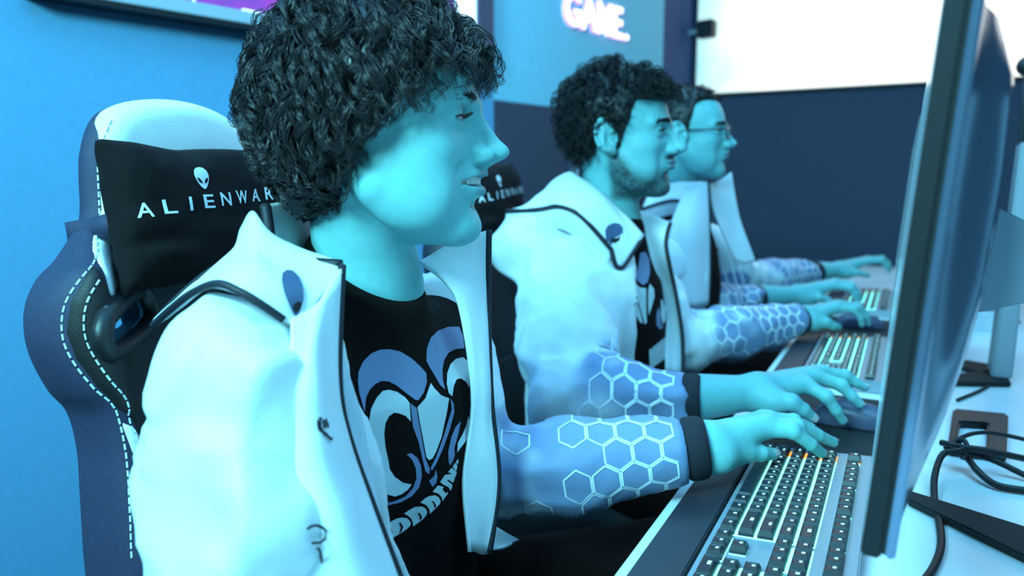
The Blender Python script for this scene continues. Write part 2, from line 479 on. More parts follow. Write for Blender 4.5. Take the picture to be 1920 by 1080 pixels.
for ch, xa, xb in cells:
    me = text_mesh(ch, 1.0, 0.06, 1.0, 0.022)
    co = np.array([v.co[:] for v in me.vertices]); lo, hi = co.min(0), co.max(0)
    sa = on_wall(xa, 40)[0]; sb = on_wall(xb, 40)[0]
    zb = on_wall((xa + xb) / 2, base((xa + xb) / 2))[1]
    H = (on_wall(1085, -8)[1] - on_wall(1085, base(1085))[1]) if ch != '.' else (on_wall(1168, base(1168) - 12)[1] - on_wall(1168, base(1168))[1])
    for v in me.vertices:
        u = (v.co.x - lo[0]) / (hi[0] - lo[0]); t = (v.co.y - lo[1]) / (hi[1] - lo[1]); k = (v.co.z - lo[2]) / (hi[2] - lo[2])
        v.co = Vector(wall_pt(sa + (sb - sa) * u, zb + H * t, 0.002 + 0.02 * k)) - sg.location
    me.materials.clear(); me.materials.append(M_sign); me.materials.append(M_sign_side)
    for p in me.polygons:
        p.material_index = 0 if abs(p.normal.dot(Vector(WN))) > 0.7 else 1
    link(bpy.data.objects.new('letter', me), sg)

# small speaker on a bracket in the corner
br = tag(empty('wall_speaker', tuple(wall_pt(*on_wall(1290, 55), 0))), 'small dark speaker on a bracket in the room corner', 'speaker')
sp_s, sp_z = on_wall(1292, 62)
rel(wall_slab('speaker_body', sp_s - 0.03, sp_s + 0.035, sp_z - 0.04, sp_z + 0.05, 0.06, 0.15, M_black, None, None, 0.008), br)
rel(wall_slab('bracket', sp_s - 0.012, sp_s + 0.012, sp_z - 0.012, sp_z + 0.012, 0.0, 0.07, M_silver, None, None), br)
# ------------------------------------------------------------------ desk
TX = -0.231
desk = tag(empty('desk', (0.15, 1.6, 0)), 'long white desk under the keyboards and monitors', 'desk')
dl = Vector(desk.location)
def dbox(name, lo, hi, m_, bev=0.0):
    return box_obj(name, [a - b for a, b in zip(lo, dl)], [a - b for a, b in zip(hi, dl)], m_, desk, bev)
dbox('desk_top', (TX, -0.3, TZ - 0.03), (0.62, 3.9, TZ), M_table, 0.003)
for yy in (-0.15, 1.7, 3.7):
    dbox('desk_leg', (TX + 0.10, yy, 0), (0.55, yy + 0.05, TZ - 0.03), M_blackm, 0.004)
dbox('back_panel', (0.50, -0.1, 0.25), (0.52, 3.7, TZ - 0.03), M_blackm)

# ------------------------------------------------------------------ keyboards
UN = 0.01905
KZ = TZ + 0.016                         # top plate of a keyboard at its front
ROWX = {'f': -0.0375, 'n': -0.0665, 'q': -0.0858, 'a': -0.1050, 'z': -0.1243, 's': -0.1437}
LAYOUT = []                             # (row, left in units, width in units)
def lay(row, start, widths):
    u = start
    for w_ in widths:
        if w_ > 0: LAYOUT.append((row, u, w_)); u += w_
        else: u -= w_
lay('f', 0, [1, -1, 1, 1, 1, 1, -.5, 1, 1, 1, 1, -.5, 1, 1, 1, 1, -.25, 1, 1, 1, -.25, 1, 1, 1, 1])
lay('n', 0, [1] * 13 + [2, -.25, 1, 1, 1, -.25, 1, 1, 1, 1])
lay('q', 0, [1.5] + [1] * 12 + [1.5, -.25, 1, 1, 1, -.25, 1, 1, 1, 1])
lay('a', 0, [1.75] + [1] * 11 + [2.25, -3.5, 1, 1, 1])
lay('z', 0, [2.25] + [1] * 10 + [2.75, -1.25, 1, -1.25, 1, 1, 1, 1])
lay('s', 0, [1.25, 1.25, 1.25, 6.25, 1.25, 1.25, 1.25, 1.25, -.25, 1, 1, 1, -.25, 2, 1])
_keymesh = {}
def key_mesh(wu):
    if wu in _keymesh: return _keymesh[wu]
    a = wu * UN / 2 - 0.0007; b = UN / 2 - 0.0017; h = 0.0085
    ta, tb = a - 0.0022, b - 0.0018
    V, F = [], []
    for (z, sx, sy) in ((0, b, a), (h * 0.35, b, a), (h, tb, ta), (h - 0.0006, tb * 0.75, ta - 0.0022)):
        V += [(-sx, -sy, z), (sx, -sy, z), (sx, sy, z), (-sx, sy, z)]
    for i in range(3):
        for k in range(4):
            F.append((i * 4 + k, i * 4 + (k + 1) % 4, i * 4 + 4 + (k + 1) % 4, i * 4 + 4 + k))
    F.append((12, 13, 14, 15)); F.append((3, 2, 1, 0))
    me = bpy.data.meshes.new('key'); me.from_pydata(V, [], F); me.update(); me.materials.append(M_key)
    _keymesh[wu] = me; return me
KTILT = math.radians(3.0)
def kz(x): return (x + 0.16) * math.tan(KTILT)         # rise of the tilted board towards its rear
def keyboard(yfar, label):
    """yfar: the world y of the left end of the key block; people sit at -x and face +x"""
    root = tag(empty('keyboard', (-0.09, yfar - 0.215, TZ)), label, 'keyboard', 'backlit keyboards along the desk')
    L = Vector(root.location)
    def W(x, u, z): return (x - L[0], (yfar - u) - L[1], z - L[2])
    u0, u1 = -0.020, 22.5 * UN + 0.012
    # wedge shaped body
    xf, xb = -0.160, -0.016
    def body_prism(name, xa, xb_, ua, ub, za0, zb0, za1, zb1, m_):
        V = [W(x, u, z) for u in (ua, ub) for x, z in ((xa, za0), (xb_, zb0), (xb_, zb1), (xa, za1))]
        F = [(0, 1, 2, 3), (7, 6, 5, 4), (0, 4, 5, 1), (1, 5, 6, 2), (2, 6, 7, 3), (3, 7, 4, 0)]
        o = mesh_obj(name, V, F, m_, root)
        bm = bmesh.new(); bm.from_mesh(o.data); bmesh.ops.recalc_face_normals(bm, faces=bm.faces)
        bmesh.ops.bevel(bm, geom=list(bm.edges), offset=0.0015, segments=2, affect='EDGES')
        bm.to_mesh(o.data); bm.free(); return o
    body_prism('body', xf, xb, u0, u1, TZ + 0.001, TZ + 0.001, KZ + kz(xf), KZ + kz(xb), M_silver)
    body_prism('palm_rest', -0.213, xf - 0.004, u0, u1, TZ + 0.001, TZ + 0.001, TZ + 0.012, KZ + kz(xf) - 0.001, M_slate)
    eps = 0.0009
    # lit plate between the keys
    def plate(name, xa, xb_, ua, ub, m_):
        V = [W(xa, ua, KZ + kz(xa) + eps), W(xb_, ua, KZ + kz(xb_) + eps), W(xb_, ub, KZ + kz(xb_) + eps), W(xa, ub, KZ + kz(xa) + eps)]
        V += [(x, y, z - 0.002) for x, y, z in V]
        mesh_obj(name, V, [(3, 2, 1, 0), (4, 5, 6, 7), (0, 1, 5, 4), (1, 2, 6, 5), (2, 3, 7, 6), (3, 0, 4, 7)], m_, root)
    plate('backlight', -0.1520, -0.0575, 0.022, 15 * UN - 0.001, M_glow)
    plate('backlight', -0.0940, -0.0575, 15.25 * UN + 0.001, 18.25 * UN - 0.001, M_glow)
    plate('backlight', -0.1325, -0.1170, 16.25 * UN + 0.001, 17.25 * UN - 0.001, M_glow)
    plate('backlight', -0.1520, -0.1355, 15.25 * UN + 0.001, 18.25 * UN - 0.001, M_glow)
    plate('backlight', -0.1520, -0.0575, 18.5 * UN + 0.001, 22.5 * UN - 0.001, M_glow)
    plate('backlight', -0.0455, -0.0300, 0.022, 15 * UN - 0.001, M_glow)
    plate('backlight_amber', -0.1520, -0.0575, 0.0, 0.022, M_glow_warm)
    plate('backlight_amber', -0.0455, -0.0300, 0.0, 0.022, M_glow_warm)
    leg_v, leg_f = [], []
    rnd = random.Random(5)
    for row, u, wu in LAYOUT:
        x = ROWX[row]; uc = (u + wu / 2) * UN
        o = bpy.data.objects.new('key', key_mesh(wu)); link(o, root)
        zt = KZ + kz(x) + 0.0016
        o.location = W(x, uc, zt); o.rotation_euler = (0, -KTILT, 0)
        # printed, lit legend
        lw = 0.0017 if wu < 1.4 else 0.0036
        if row == 's' and wu > 5: continue
        cx, cu = x + 0.0016, uc + (0 if wu < 1.4 else 0)
        lh = 0.0012 + rnd.random() * 0.0006
        zt2 = zt + 0.0085 + 0.00035
        b = len(leg_v)
        leg_v += [W(cx - lh, cu - lw, zt2 - 0.0001), W(cx + lh, cu - lw, zt2 + 0.0001), W(cx + lh, cu + lw, zt2 + 0.0001), W(cx - lh, cu + lw, zt2 - 0.0001)]
        leg_f.append((b + 3, b + 2, b + 1, b))
    o = mesh_obj('key_legends', leg_v, leg_f, M_legend, root); o['kind'] = 'stuff'
    return root
KY = [1.045, 1.045 + 0.885, 1.045 + 1.77]
keyboard(KY[0], 'backlit black keyboard nearest the camera, under the hand of the curly haired man')
keyboard(KY[1], 'backlit keyboard in front of the bearded man, second from the camera')
keyboard(KY[2], 'farthest small backlit keyboard, in front of the man with glasses')

# ------------------------------------------------------------------ mouse pads and mice
def pad(y0, y1, x0_, x1_, label):
    o = box_obj('mouse_pad', (x0_, y0, TZ), (x1_, y1, TZ + 0.004), M_blackm, None, 0.0012)
    tag(o, label, 'mouse pad', 'black mouse pads')
pad(1.105, 1.435, -0.205, 0.02, 'black mouse pad between the two nearest keyboards')
pad(1.99, 2.32, -0.205, 0.02, 'black mouse pad between the second and third keyboards')
M_mouse = mat('mouse_shell', (0.07, 0.075, 0.13), 0.35)
M_mglow = mat('mouse_glow', (0.2, 0.9, 0.8), 0.4, emit=(0.3, 1.0, 0.8), estr=1.6)
def mouse(c, label):
    root = tag(empty('computer_mouse', (c[0], c[1], TZ + 0.004)), label, 'mouse', 'computer mice on the pads')
    def f(p):
        d = ellip(p, (0, 0, 0.004), (0.062, 0.033, 0.034))
        d = smin(d, ellip(p, (-0.018, 0, 0.006), (0.040, 0.034, 0.034)), 0.01)
        d = smax(d, -p[..., 2], 0.004)
        d = smax(d, -(np.abs(p[..., 1]) * -1 + 0.029 + 0 * p[..., 0]), 0.006)
        groove = np.maximum(np.abs(p[..., 1]) - 0.0009, -(p[..., 0] - 0.012))
        return np.maximum(d, -np.maximum(groove, -(p[..., 2] - 0.012)))
    V, Q = mesh_sdf(f, (-0.07, -0.04, -0.004), (0.07, 0.04, 0.045), 0.002)
    fast_obj('shell', V, Q, M_mouse, root)
    bm = bmesh.new(); bmesh.ops.create_cone(bm, cap_ends=True, segments=16, radius1=0.009, radius2=0.009, depth=0.006)
    for v in bm.verts: v.co = (v.co.x + 0.034, v.co.z, v.co.y + 0.026)
    bm_obj('scroll_wheel', bm, M_black, root)
    box_obj('light_strip', (-0.052, -0.012, 0.010), (-0.048, 0.012, 0.020), M_mglow, root, 0.001)
    return root
mouse((-0.048, 1.262), 'dark mouse under the right hand of the bearded man')
mouse((-0.085, 2.16), 'dark mouse under the right hand of the man with glasses')

# ------------------------------------------------------------------ monitors on their stands
M_scr = mat('monitor_screen', (0.02, 0.02, 0.03), 0.15, emit=(0.16, 0.55, 0.8), estr=0.55)
M_grey = mat('grey_stand', (0.30, 0.33, 0.38), 0.45)
M_label = mat('white_sticker', (0.8, 0.82, 0.85), 0.5, noise=0.25, nscale=400)
MW, MH = 0.61, 0.375
def monitor(yn, zb, label):
    yc = yn + MW / 2
    root = tag(empty('monitor', (0.12, yc, TZ)), label, 'monitor', 'monitors along the desk')
    th = math.radians(4.0); ct, st = math.cos(th), math.sin(th)
    xb = -0.0120
    def W(x, y, z):      # x: depth behind the glass, y from the centre, z from the bottom edge
        return (xb + x * ct + z * st - 0.12, y, zb - x * st + z * ct - TZ)
    def slab(name, x0_, x1_, y0, y1, z0, z1, m_, parent=root, bev=0.0015):
        V = [W(x, y, z) for x in (x0_, x1_) for y, z in ((y0, z0), (y1, z0), (y1, z1), (y0, z1))]
        F = [(0, 1, 2, 3), (7, 6, 5, 4), (0, 4, 5, 1), (1, 5, 6, 2), (2, 6, 7, 3), (3, 7, 4, 0)]
        o = mesh_obj(name, V, F, m_, parent)
        bm = bmesh.new(); bm.from_mesh(o.data); bmesh.ops.recalc_face_normals(bm, faces=bm.faces)
        if bev: bmesh.ops.bevel(bm, geom=list(bm.edges), offset=bev, segments=2, affect='EDGES')
        bm.to_mesh(o.data); bm.free(); return o
    h = MW / 2
    slab('bezel', 0, 0.0125, -h, h, 0, MH, M_monside)
    slab('screen', -0.0006, 0.0004, -h + 0.007, h - 0.007, 0.012, MH - 0.007, M_scr, bev=0)
    slab('seam', 0.0122, 0.0150, -h + 0.003, h - 0.003, 0.003, MH - 0.003, M_blackm, bev=0)
    slab('rear_lip', 0.0148, 0.0215, -h + 0.002, h - 0.002, 0.001, MH - 0.001, M_monback)
    # bulging rear shell
    prof = [(0.0, 0.004), (0.04, 0.009), (0.18, 0.021), (0.35, 0.030), (0.5, 0.034), (0.72, 0.034), (0.88, 0.031), (0.90, 0.030), (1.0, 0.016)]
    ny = 28; V, F = [], []
    ys = np.linspace(-1, 1, ny)
    zs_ = np.unique(np.concatenate([np.linspace(0, 1, 25), [0.88, 0.90]])); nz_ = len(zs_)
    for z in zs_:
        b = np.interp(z, *zip(*prof))
        for y in ys:
            e = np.clip((1 - abs(y)) / 0.30, 0, 1); e = e * e * (3 - 2 * e)
            V.append(W(0.0212 + b * e, y * (h - 0.010), 0.008 + z * (MH - 0.016)))
    for i in range(nz_ - 1):
        for j in range(ny - 1):
            F.append((i * ny + j, i * ny + j + 1, (i + 1) * ny + j + 1, (i + 1) * ny + j))
    sh = mesh_obj('rear_shell', V, F, M_monback, root, True)
    slab('rating_label', 0.0545, 0.0560, -0.07, -0.02, MH * 0.68, MH * 0.80, M_label, bev=0)
    # stand
    ya = 0.0
    def hexa(name, pts_lo, pts_hi, m_, bev=0.002):
        n = len(pts_lo)
        V = [tuple(p) for p in pts_lo] + [tuple(p) for p in pts_hi]
        F = [tuple(range(n)), tuple(range(2 * n - 1, n - 1, -1))] + [(i, (i + 1) % n, n + (i + 1) % n, n + i) for i in range(n)]
        o = mesh_obj(name, V, F, m_, root)
        bm = bmesh.new(); bm.from_mesh(o.data); bmesh.ops.recalc_face_normals(bm, faces=bm.faces)
        if bev: bmesh.ops.bevel(bm, geom=list(bm.edges), offset=bev, segments=2, affect='EDGES')
        bm.to_mesh(o.data); bm.free(); return o
    # foot
    for s in (1, -1):
        base_ = [(-0.095, 0.125 + 0.02 * 0), (-0.095, 0.155), (0.08, 0.075), (0.08, -0.045)]
        pl_ = [(x, s * y, 0.001) for x, y in base_]; ph_ = [(x, s * y, 0.010) for x, y in base_]
        hexa('stand_foot', pl_, ph_, M_blackm)
    hexa('stand_column', [(0.050, -0.045, 0.008), (0.085, -0.045, 0.008), (0.085, 0.045, 0.008), (0.050, 0.045, 0.008)],
         [(0.065, -0.035, 0.46), (0.095, -0.035, 0.46), (0.095, 0.035, 0.46), (0.065, 0.035, 0.46)], M_grey, 0.004)
    zc = zb + MH * 0.49 - TZ
    for s in (-1, 1):
        yp = s * 0.045
        hexa('arm_plate', [(-0.045, yp - 0.004, zc + 0.048), (0.015, yp - 0.004, zc + 0.016), (0.015, yp - 0.004, zc - 0.025), (-0.055, yp - 0.004, zc - 0.048)],
             [(-0.045, yp + 0.004, zc + 0.048), (0.015, yp + 0.004, zc + 0.016), (0.015, yp + 0.004, zc - 0.025), (-0.055, yp + 0.004, zc - 0.048)], M_grey, 0.001)
    bm = bmesh.new(); bmesh.ops.create_cone(bm, cap_ends=True, segments=32, radius1=0.019, radius2=0.019, depth=0.115)
    for v in bm.verts: v.co = (v.co.x + 0.017, v.co.z, v.co.y + zc - 0.004)
    bmesh.ops.bevel(bm, geom=[e for e in bm.edges if len(e.link_faces) == 2 and e.calc_face_angle(0) > 1], offset=0.002, segments=2, affect='EDGES')
    bm_obj('hinge_knob', bm, M_black, root)
    hexa('arm_link', [(0.017, -0.02, zc - 0.015), (0.070, -0.02, zc - 0.015), (0.070, 0.02, zc - 0.015), (0.017, 0.02, zc - 0.015)],
         [(0.017, -0.02, zc + 0.012), (0.070, -0.02, zc + 0.012), (0.070, 0.02, zc + 0.012), (0.017, 0.02, zc + 0.012)], M_black)
    return root
monitor(0.54, 0.868, 'large monitor seen edge on at the right, nearest the camera')
monitor(1.425, 0.868, 'second monitor mostly hidden behind the nearest monitor, grey stand column showing')
monitor(2.31, 0.868, 'third monitor farthest along the desk, facing the man with glasses')

# ------------------------------------------------------------------ things on the desk behind the monitor
M_cable = mat('cable_rubber', (0.012, 0.012, 0.014), 0.5)
def cable(label, pts, r=0.0035, g='cables on the desk behind the nearest monitor', sides=8):
    o = tube_obj('cable', pts, r, M_cable, None, sides, 8); tag(o, label, 'cable', g); return o
zb_ = TZ + 0.030
cable('thick black cable arching down from the bundle past the monitor', [PZ(1812, 842, zb_), PZ(1795, 846, zb_ + .002), PZ(1768, 852, zb_), PZ(1753, 890, TZ + 0.018), PZ(1752, 935, TZ + .006), PZ(1762, 985, TZ + .004), PZ(1764, 1025, TZ + .004), PZ(1750, 1065, TZ + .004), PZ(1725, 1100, TZ + .004)], 0.0042)
cable('black cable running right out of the bundle, uppermost of three', [PZ(1765, 830, zb_), PZ(1800, 838, zb_ + .003), PZ(1850, 845, zb_), PZ(1930, 862, zb_ - .01)], 0.0045)
cable('black cable running right out of the bundle, middle of three', [PZ(1770, 836, zb_ - .004), PZ(1805, 846, zb_ - .006), PZ(1860, 862, zb_ - .012), PZ(1930, 895, TZ + .006)], 0.0042)
cable('black cable sagging in a curve below the bundle', [PZ(1775, 842, zb_ - .004), PZ(1805, 850, zb_ - .01), PZ(1835, 885, TZ + .012), PZ(1870, 910, TZ + .006), PZ(1930, 921, TZ + .005)], 0.0045)
cable('thin black cable looping above the bundle', [PZ(1780, 838, zb_), PZ(1800, 822, zb_ + .006), PZ(1830, 812, zb_ + .010), PZ(1870, 813, zb_ + .006), PZ(1930, 826, zb_)], 0.0030)
tw = [P(1806, 842, 1.0)]
c0 = PZ(1806, 842, zb_ - .003)
tie = [c0 + 0.012 * (math.cos(a) * np.array([0, 0, 1.0]) + math.sin(a) * np.array([-0.4, 0.9, 0])) for a in np.linspace(0, 2 * math.pi, 17)]
tag(tube_obj('cable_tie', tie, 0.0032, M_black, None, 8, 0), 'black tie wrapped round the cable bundle', 'cable tie')
cable('thin dark cable curling over the desk beside the grey stand column', [PZ(1874, 585, TZ + .10), PZ(1888, 610, TZ + .07), PZ(1893, 650, TZ + .03), PZ(1885, 690, TZ + .004), PZ(1850, 725, TZ + .004), PZ(1795, 750, TZ + .004)], 0.0030)
cable('thin black keyboard cable along the rear edge of the nearest keyboard', [PZ(1640, 930, TZ + .02), PZ(1625, 966, TZ + .012), PZ(1611, 1006, TZ + .006), PZ(1602, 1060, TZ + .005), PZ(1598, 1110, TZ + .005)], 0.0028)
# small round camera on a stalk by the far side of the desk
wc = P(1926, 124, 2.0)
wr_ = tag(empty('webcam', (wc[0], wc[1], TZ)), 'small black round webcam on a stalk against the bright screen', 'webcam')
bm = bmesh.new(); bmesh.ops.create_uvsphere(bm, u_segments=20, v_segments=14, radius=0.026)
for v in bm.verts: v.co = v.co + Vector((0, 0, wc[2] - TZ))
bm_obj('camera_ball', bm, M_black, wr_, True)
cyl_ = tube_obj('stalk', [(0, 0, 0.0), (0.004, 0, (wc[2] - TZ) * .5), (0, 0, wc[2] - TZ - 0.02)], 0.006, M_black, wr_, 10, 4)
bm = bmesh.new(); bmesh.ops.create_cone(bm, cap_ends=True, segments=24, radius1=0.04, radius2=0.035, depth=0.012)
for v in bm.verts: v.co.z += 0.0065
bm_obj('stand_base', bm, M_black, wr_)
# black frame lying on the desk
fo = [PZ(1786, 778, TZ), PZ(1890, 788, TZ), PZ(1886, 868, TZ), PZ(1775, 855, TZ)]
fi = [PZ(1800, 803, TZ), PZ(1850, 806, TZ), PZ(1848, 852, TZ), PZ(1792, 845, TZ)]
ctr = sum(fo) / 4
V = [p - np.array([0, 0, 0]) for p in fo + fi] + [p + np.array([0, 0, 0.012]) for p in fo + fi]
F = []
for i in range(4):
    j = (i + 1) % 4
    F += [(i, j, 4 + j, 4 + i)[::-1], (8 + i, 8 + j, 12 + j, 12 + i), (i, j, 8 + j, 8 + i), (4 + i, 4 + j, 12 + j, 12 + i)[::-1]]
o = mesh_obj('desk_bracket', V, F, M_black)
bm = bmesh.new(); bm.from_mesh(o.data); bmesh.ops.recalc_face_normals(bm, faces=bm.faces)
bmesh.ops.bevel(bm, geom=list(bm.edges), offset=0.003, segments=2, affect='EDGES'); bm.to_mesh(o.data); bm.free()
tag(o, 'black open frame lying on the white desk behind the cables', 'frame')
# small white box at the foot of the grey column
b0 = PZ(1850, 618, TZ)
bx_ = tag(empty('power_adapter', tuple(b0)), 'small white box beside the grey stand column', 'adapter')
box_obj('adapter_body', (-0.03, -0.03, 0), (0.03, 0.03, 0.05), M_table, bx_, 0.004)
box_obj('adapter_plug', (-0.012, -0.012, 0.05), (0.012, 0.012, 0.062), M_grey, bx_, 0.002)
# ------------------------------------------------------------------ racing style gaming chairs
def poly_sdf(q, poly):
    """signed distance of 2-D points q (N,2) to a closed polygon"""
    poly = np.asarray(poly, float); n = len(poly)
    d = np.full(len(q), 1e9); s = np.ones(len(q))
    for i in range(n):
        a, b = poly[i], poly[i - 1]; e = b - a; w_ = q - a
        t = np.clip((w_ @ e) / (e @ e), 0, 1)
        d = np.minimum(d, ((w_ - t[:, None] * e) ** 2).sum(1))
        c1 = q[:, 1] >= a[1]; c2 = q[:, 1] < b[1]; c3 = e[0] * w_[:, 1] > e[1] * w_[:, 0]
        s = np.where((c1 & c2 & c3) | (~c1 & ~c2 & ~c3), -s, s)
    return s * np.sqrt(d)
def poly_grid(poly, lo=(-0.32, -0.75), hi=(0.32, 0.12), h=0.0022):
    """the same distance from a precomputed raster, for speed"""
    nx, ny = int((hi[0] - lo[0]) / h) + 2, int((hi[1] - lo[1]) / h) + 2
    gx, gy = np.meshgrid(lo[0] + np.arange(nx) * h, lo[1] + np.arange(ny) * h, indexing='ij')
    G = poly_sdf(np.stack([gx.ravel(), gy.ravel()], 1), poly).reshape(nx, ny)
    def f(q):
        x = np.clip((q[:, 0] - lo[0]) / h, 0, nx - 1.001); y = np.clip((q[:, 1] - lo[1]) / h, 0, ny - 1.001)
        i, j = x.astype(int), y.astype(int); a, b = x - i, y - j
        return (G[i, j] * (1 - a) + G[i + 1, j] * a) * (1 - b) + (G[i, j + 1] * (1 - a) + G[i + 1, j + 1] * a) * b
    return f
def smooth_poly(pts, n=5, closed=True):
    pts = np.asarray(pts, float)
    ext = np.vstack([pts[-1:], pts, pts[:2]]) if closed else pts
    out = []
    for i in range(1, len(ext) - 2):
        p0, p1, p2, p3 = ext[i - 1:i + 3]
        for t in np.linspace(0, 1, n, endpoint=False):
            out.append(0.5 * ((2 * p1) + (-p0 + p2) * t + (2 * p0 - 5 * p1 + 4 * p2 - p3) * t * t + (-p0 + 3 * p1 - 3 * p2 + p3) * t ** 3))
    return np.array(out)
CS = 1.057
M_cwhite = mat('white_leatherette', (0.86, 0.92, 0.92), 0.42, noise=0.03, nscale=30, bump=0.15, bscale=500)
M_cblack = mat('black_leatherette', (0.009, 0.006, 0.007), 0.6, bump=0.25, bscale=600)
M_cnavy = mat('navy_side_fabric', (0.026, 0.028, 0.07), 0.7, noise=0.12, nscale=200)
M_cgrey = mat('charcoal_leatherette', (0.014, 0.016, 0.028), 0.5, bump=0.2, bscale=600)
M_pillow = mat('black_pillow_cloth', (0.008, 0.005, 0.006), 0.9, noise=0.2, nscale=80, bump=0.2, bscale=300, spec=0.2)
M_thread = mat('pale_thread', (0.75, 0.85, 0.9), 0.6)
M_print = mat('white_print', (0.80, 0.86, 0.88), 0.55)
HALF = [(0.0, .040), (.045, .036), (.080, .026), (.100, .011), (.118, -.027), (.128, -.085), (.140, -.103), (.164, -.129), (.186, -.146), (.202, -.170), (.208, -.200), (.205, -.228), (.194, -.260), (.180, -.284), (.177, -.324), (.183, -.374), (.191, -.444), (.193, -.53), (.180, -.60), (.150, -.625), (0.0, -.625)]
HALF = [(a * CS, b * CS) for a, b in HALF]
OUT = smooth_poly(HALF + [(-a, b) for a, b in HALF[-2:0:-1]], 4)
ch_a, ch_rec = math.radians(5), math.radians(8)
_F0 = v3(math.cos(ch_a), math.sin(ch_a), 0); _L0 = v3(-math.sin(ch_a), math.cos(ch_a), 0)
CH_U = v3(0, 0, 1) * math.cos(ch_rec) - _F0 * math.sin(ch_rec)
CH_F = _F0 * math.cos(ch_rec) + v3(0, 0, 1) * math.sin(ch_rec)
CH_R = -_L0
CH_O = P(342, 250, 0.92)
def ch_world(n, v, w_): return CH_O + n * CH_F + v * CH_R + w_ * CH_U
def ch_vw(px, py, n):
    r = ray(px, py); o = CH_O + n * CH_F
    t = ((o - CAM) @ CH_F) / (r @ CH_F); q = CAM + r * t - o
    return float(q @ CH_R), float(q @ CH_U)
HOLE = [(a * CS, b * CS) for a, b in [(.176, -.192), (.100, -.170), (.092, -.208), (.178, -.226)]]
def front(v, w_):                # how far the padding stands forward of the shell plane
    av = np.abs(v)
    bol = np.exp(-((av - 0.185) / 0.040) ** 2) * sm(w_, -0.05, -0.16) * 0.045
    return bol + 0.012 * sm(w_, -0.14, 0.0) * (1 - (av / 0.14) ** 2).clip(0, 1)
OUT_G, HOLE_G = poly_grid(OUT), poly_grid(HOLE)
def back_sdf(p, extra=0.0):      # p in chair space: n, v, w
    q = np.stack([p[:, 1], p[:, 2]], 1)
    d2 = OUT_G(q)
    nf = front(p[:, 1], p[:, 2])
    dn = np.maximum(p[:, 0] - nf - extra, -(p[:, 0] + 0.045)) * 0.9
    d = smax(d2, dn, 0.028)
    hole = HOLE_G(np.stack([np.abs(p[:, 1]), p[:, 2]], 1))
    return smax(d, -hole, 0.01)
def region_part(name, poly, m_, parent, off=0.004, both=True, round_=0.006, lo=None):
    pg = poly_grid(np.asarray(poly) * CS)
    def f(p):
        q = np.stack([np.abs(p[:, 1]) if both else p[:, 1], p[:, 2]], 1)
        d = back_sdf(p - np.array([off, 0, 0]))
        return smax(smax(d, pg(q), round_), -(p[:, 0] + 0.02), 0.004)
    V, Q = mesh_sdf(f, (-0.03, -0.25, -0.68), (0.09, 0.25, 0.06), 0.0042)
    return V, Q
def chair_place(V): return CH_O + V[:, :1] * CH_F + V[:, 1:2] * CH_R + V[:, 2:] * CH_U
chair = tag(empty('gaming_chair', (CH_O[0] + 0.16, CH_O[1], 0)), 'white and black gaming chair behind the curly haired man', 'chair', 'gaming chairs in the row')
CL = np.array(chair.location)
def ch_obj(name, V, Q, m_, smooth=True):
    return fast_obj(name, chair_place(np.asarray(V)) - CL, Q[:, ::-1], m_, chair, smooth)
V, Q = mesh_sdf(back_sdf, (-0.10, -0.25, -0.70), (0.08, 0.25, 0.07), 0.0055)
shell = ch_obj('backrest_shell', V, Q, M_cnavy)
white = [(-.03, .070), (.055, .065), (.092, .050), (.104, .010), (.112, -.027), (.121, -.085), (.133, -.103), (.157, -.127), (.164, -.140), (.160, -.166), (.149, -.194), (.11, -.194), (.100, -.13), (-.03, -.13)]
V, Q = region_part('headrest_panel', white, M_cwhite, chair)
hp = ch_obj('headrest_panel', V, Q, M_cwhite)
black = [(.167, -.137), (.182, -.151), (.195, -.172), (.201, -.200), (.198, -.227), (.188, -.257), (.173, -.283), (.150, -.302), (.125, -.345), (.108, -.40), (.06, -.42), (-.03, -.42), (-.03, -.135), (.097, -.135), (.102, -.199), (.152, -.199), (.164, -.169), (.168, -.143)]
V, Q = region_part('shoulder_panel', black, M_cblack, chair)
ch_obj('shoulder_panel', V, Q, M_cblack)
stripe = [(.172, -.292), (.153, -.310), (.129, -.352), (.114, -.41), (.110, -.50), (.112, -.60), (.142, -.60), (.147, -.50), (.150, -.42), (.158, -.36), (.167, -.32)]
V, Q = region_part('side_stripe', stripe, M_cwhite, chair, 0.005)
for s in (1, -1):
    k_ = (V[Q[:, 0], 1] * s) > 0; u_, inv = np.unique(Q[k_], return_inverse=True)
    ch_obj('side_stripe', V[u_], inv.reshape(-1, 4), M_cwhite)
lower = [(-.03, -.425), (.06, -.425), (.104, -.408), (.106, -.50), (.108, -.61), (-.03, -.61)]
V, Q = region_part('lumbar_panel', lower, M_cblack, chair)
ch_obj('lumbar_panel', V, Q, M_cblack)
# plastic rim of the belt openings
for s in (1, -1):
    ring = smooth_poly([(a, b) for a, b in HOLE], 1)
    pts = [ch_world(front(np.array([a]), np.array([b]))[0] + 0.004, s * a, b) for a, b in list(HOLE) + [HOLE[0], HOLE[1]]]
    tube_obj('belt_rim', [p - CL for p in pts], 0.011, M_black, chair, 8, 3)
me = shell.data
bvh_back = None
def obj_bvh(objs, root_loc):
    Vs, Fs, o = [], [], 0
    for ob in objs:
        Vs += [Vector(v.co) + Vector(root_loc) for v in ob.data.vertices]
        Fs += [tuple(i + o for i in p.vertices) for p in ob.data.polygons]; o = len(Vs)
    return BVHTree.FromPolygons(Vs, Fs)
bvh_back = obj_bvh([c for c in chair.children if c.name.split('.')[0] in ('backrest_shell', 'headrest_panel', 'shoulder_panel', 'side_stripe', 'lumbar_panel')], CL)
def drop(v, w_, n0=0.3, bvh=None):
    h = (bvh or bvh_back).ray_cast(Vector(ch_world(n0, v, w_)), Vector(-CH_F))
    return None if h[0] is None else (np.array(h[0]), np.array(h[1]))
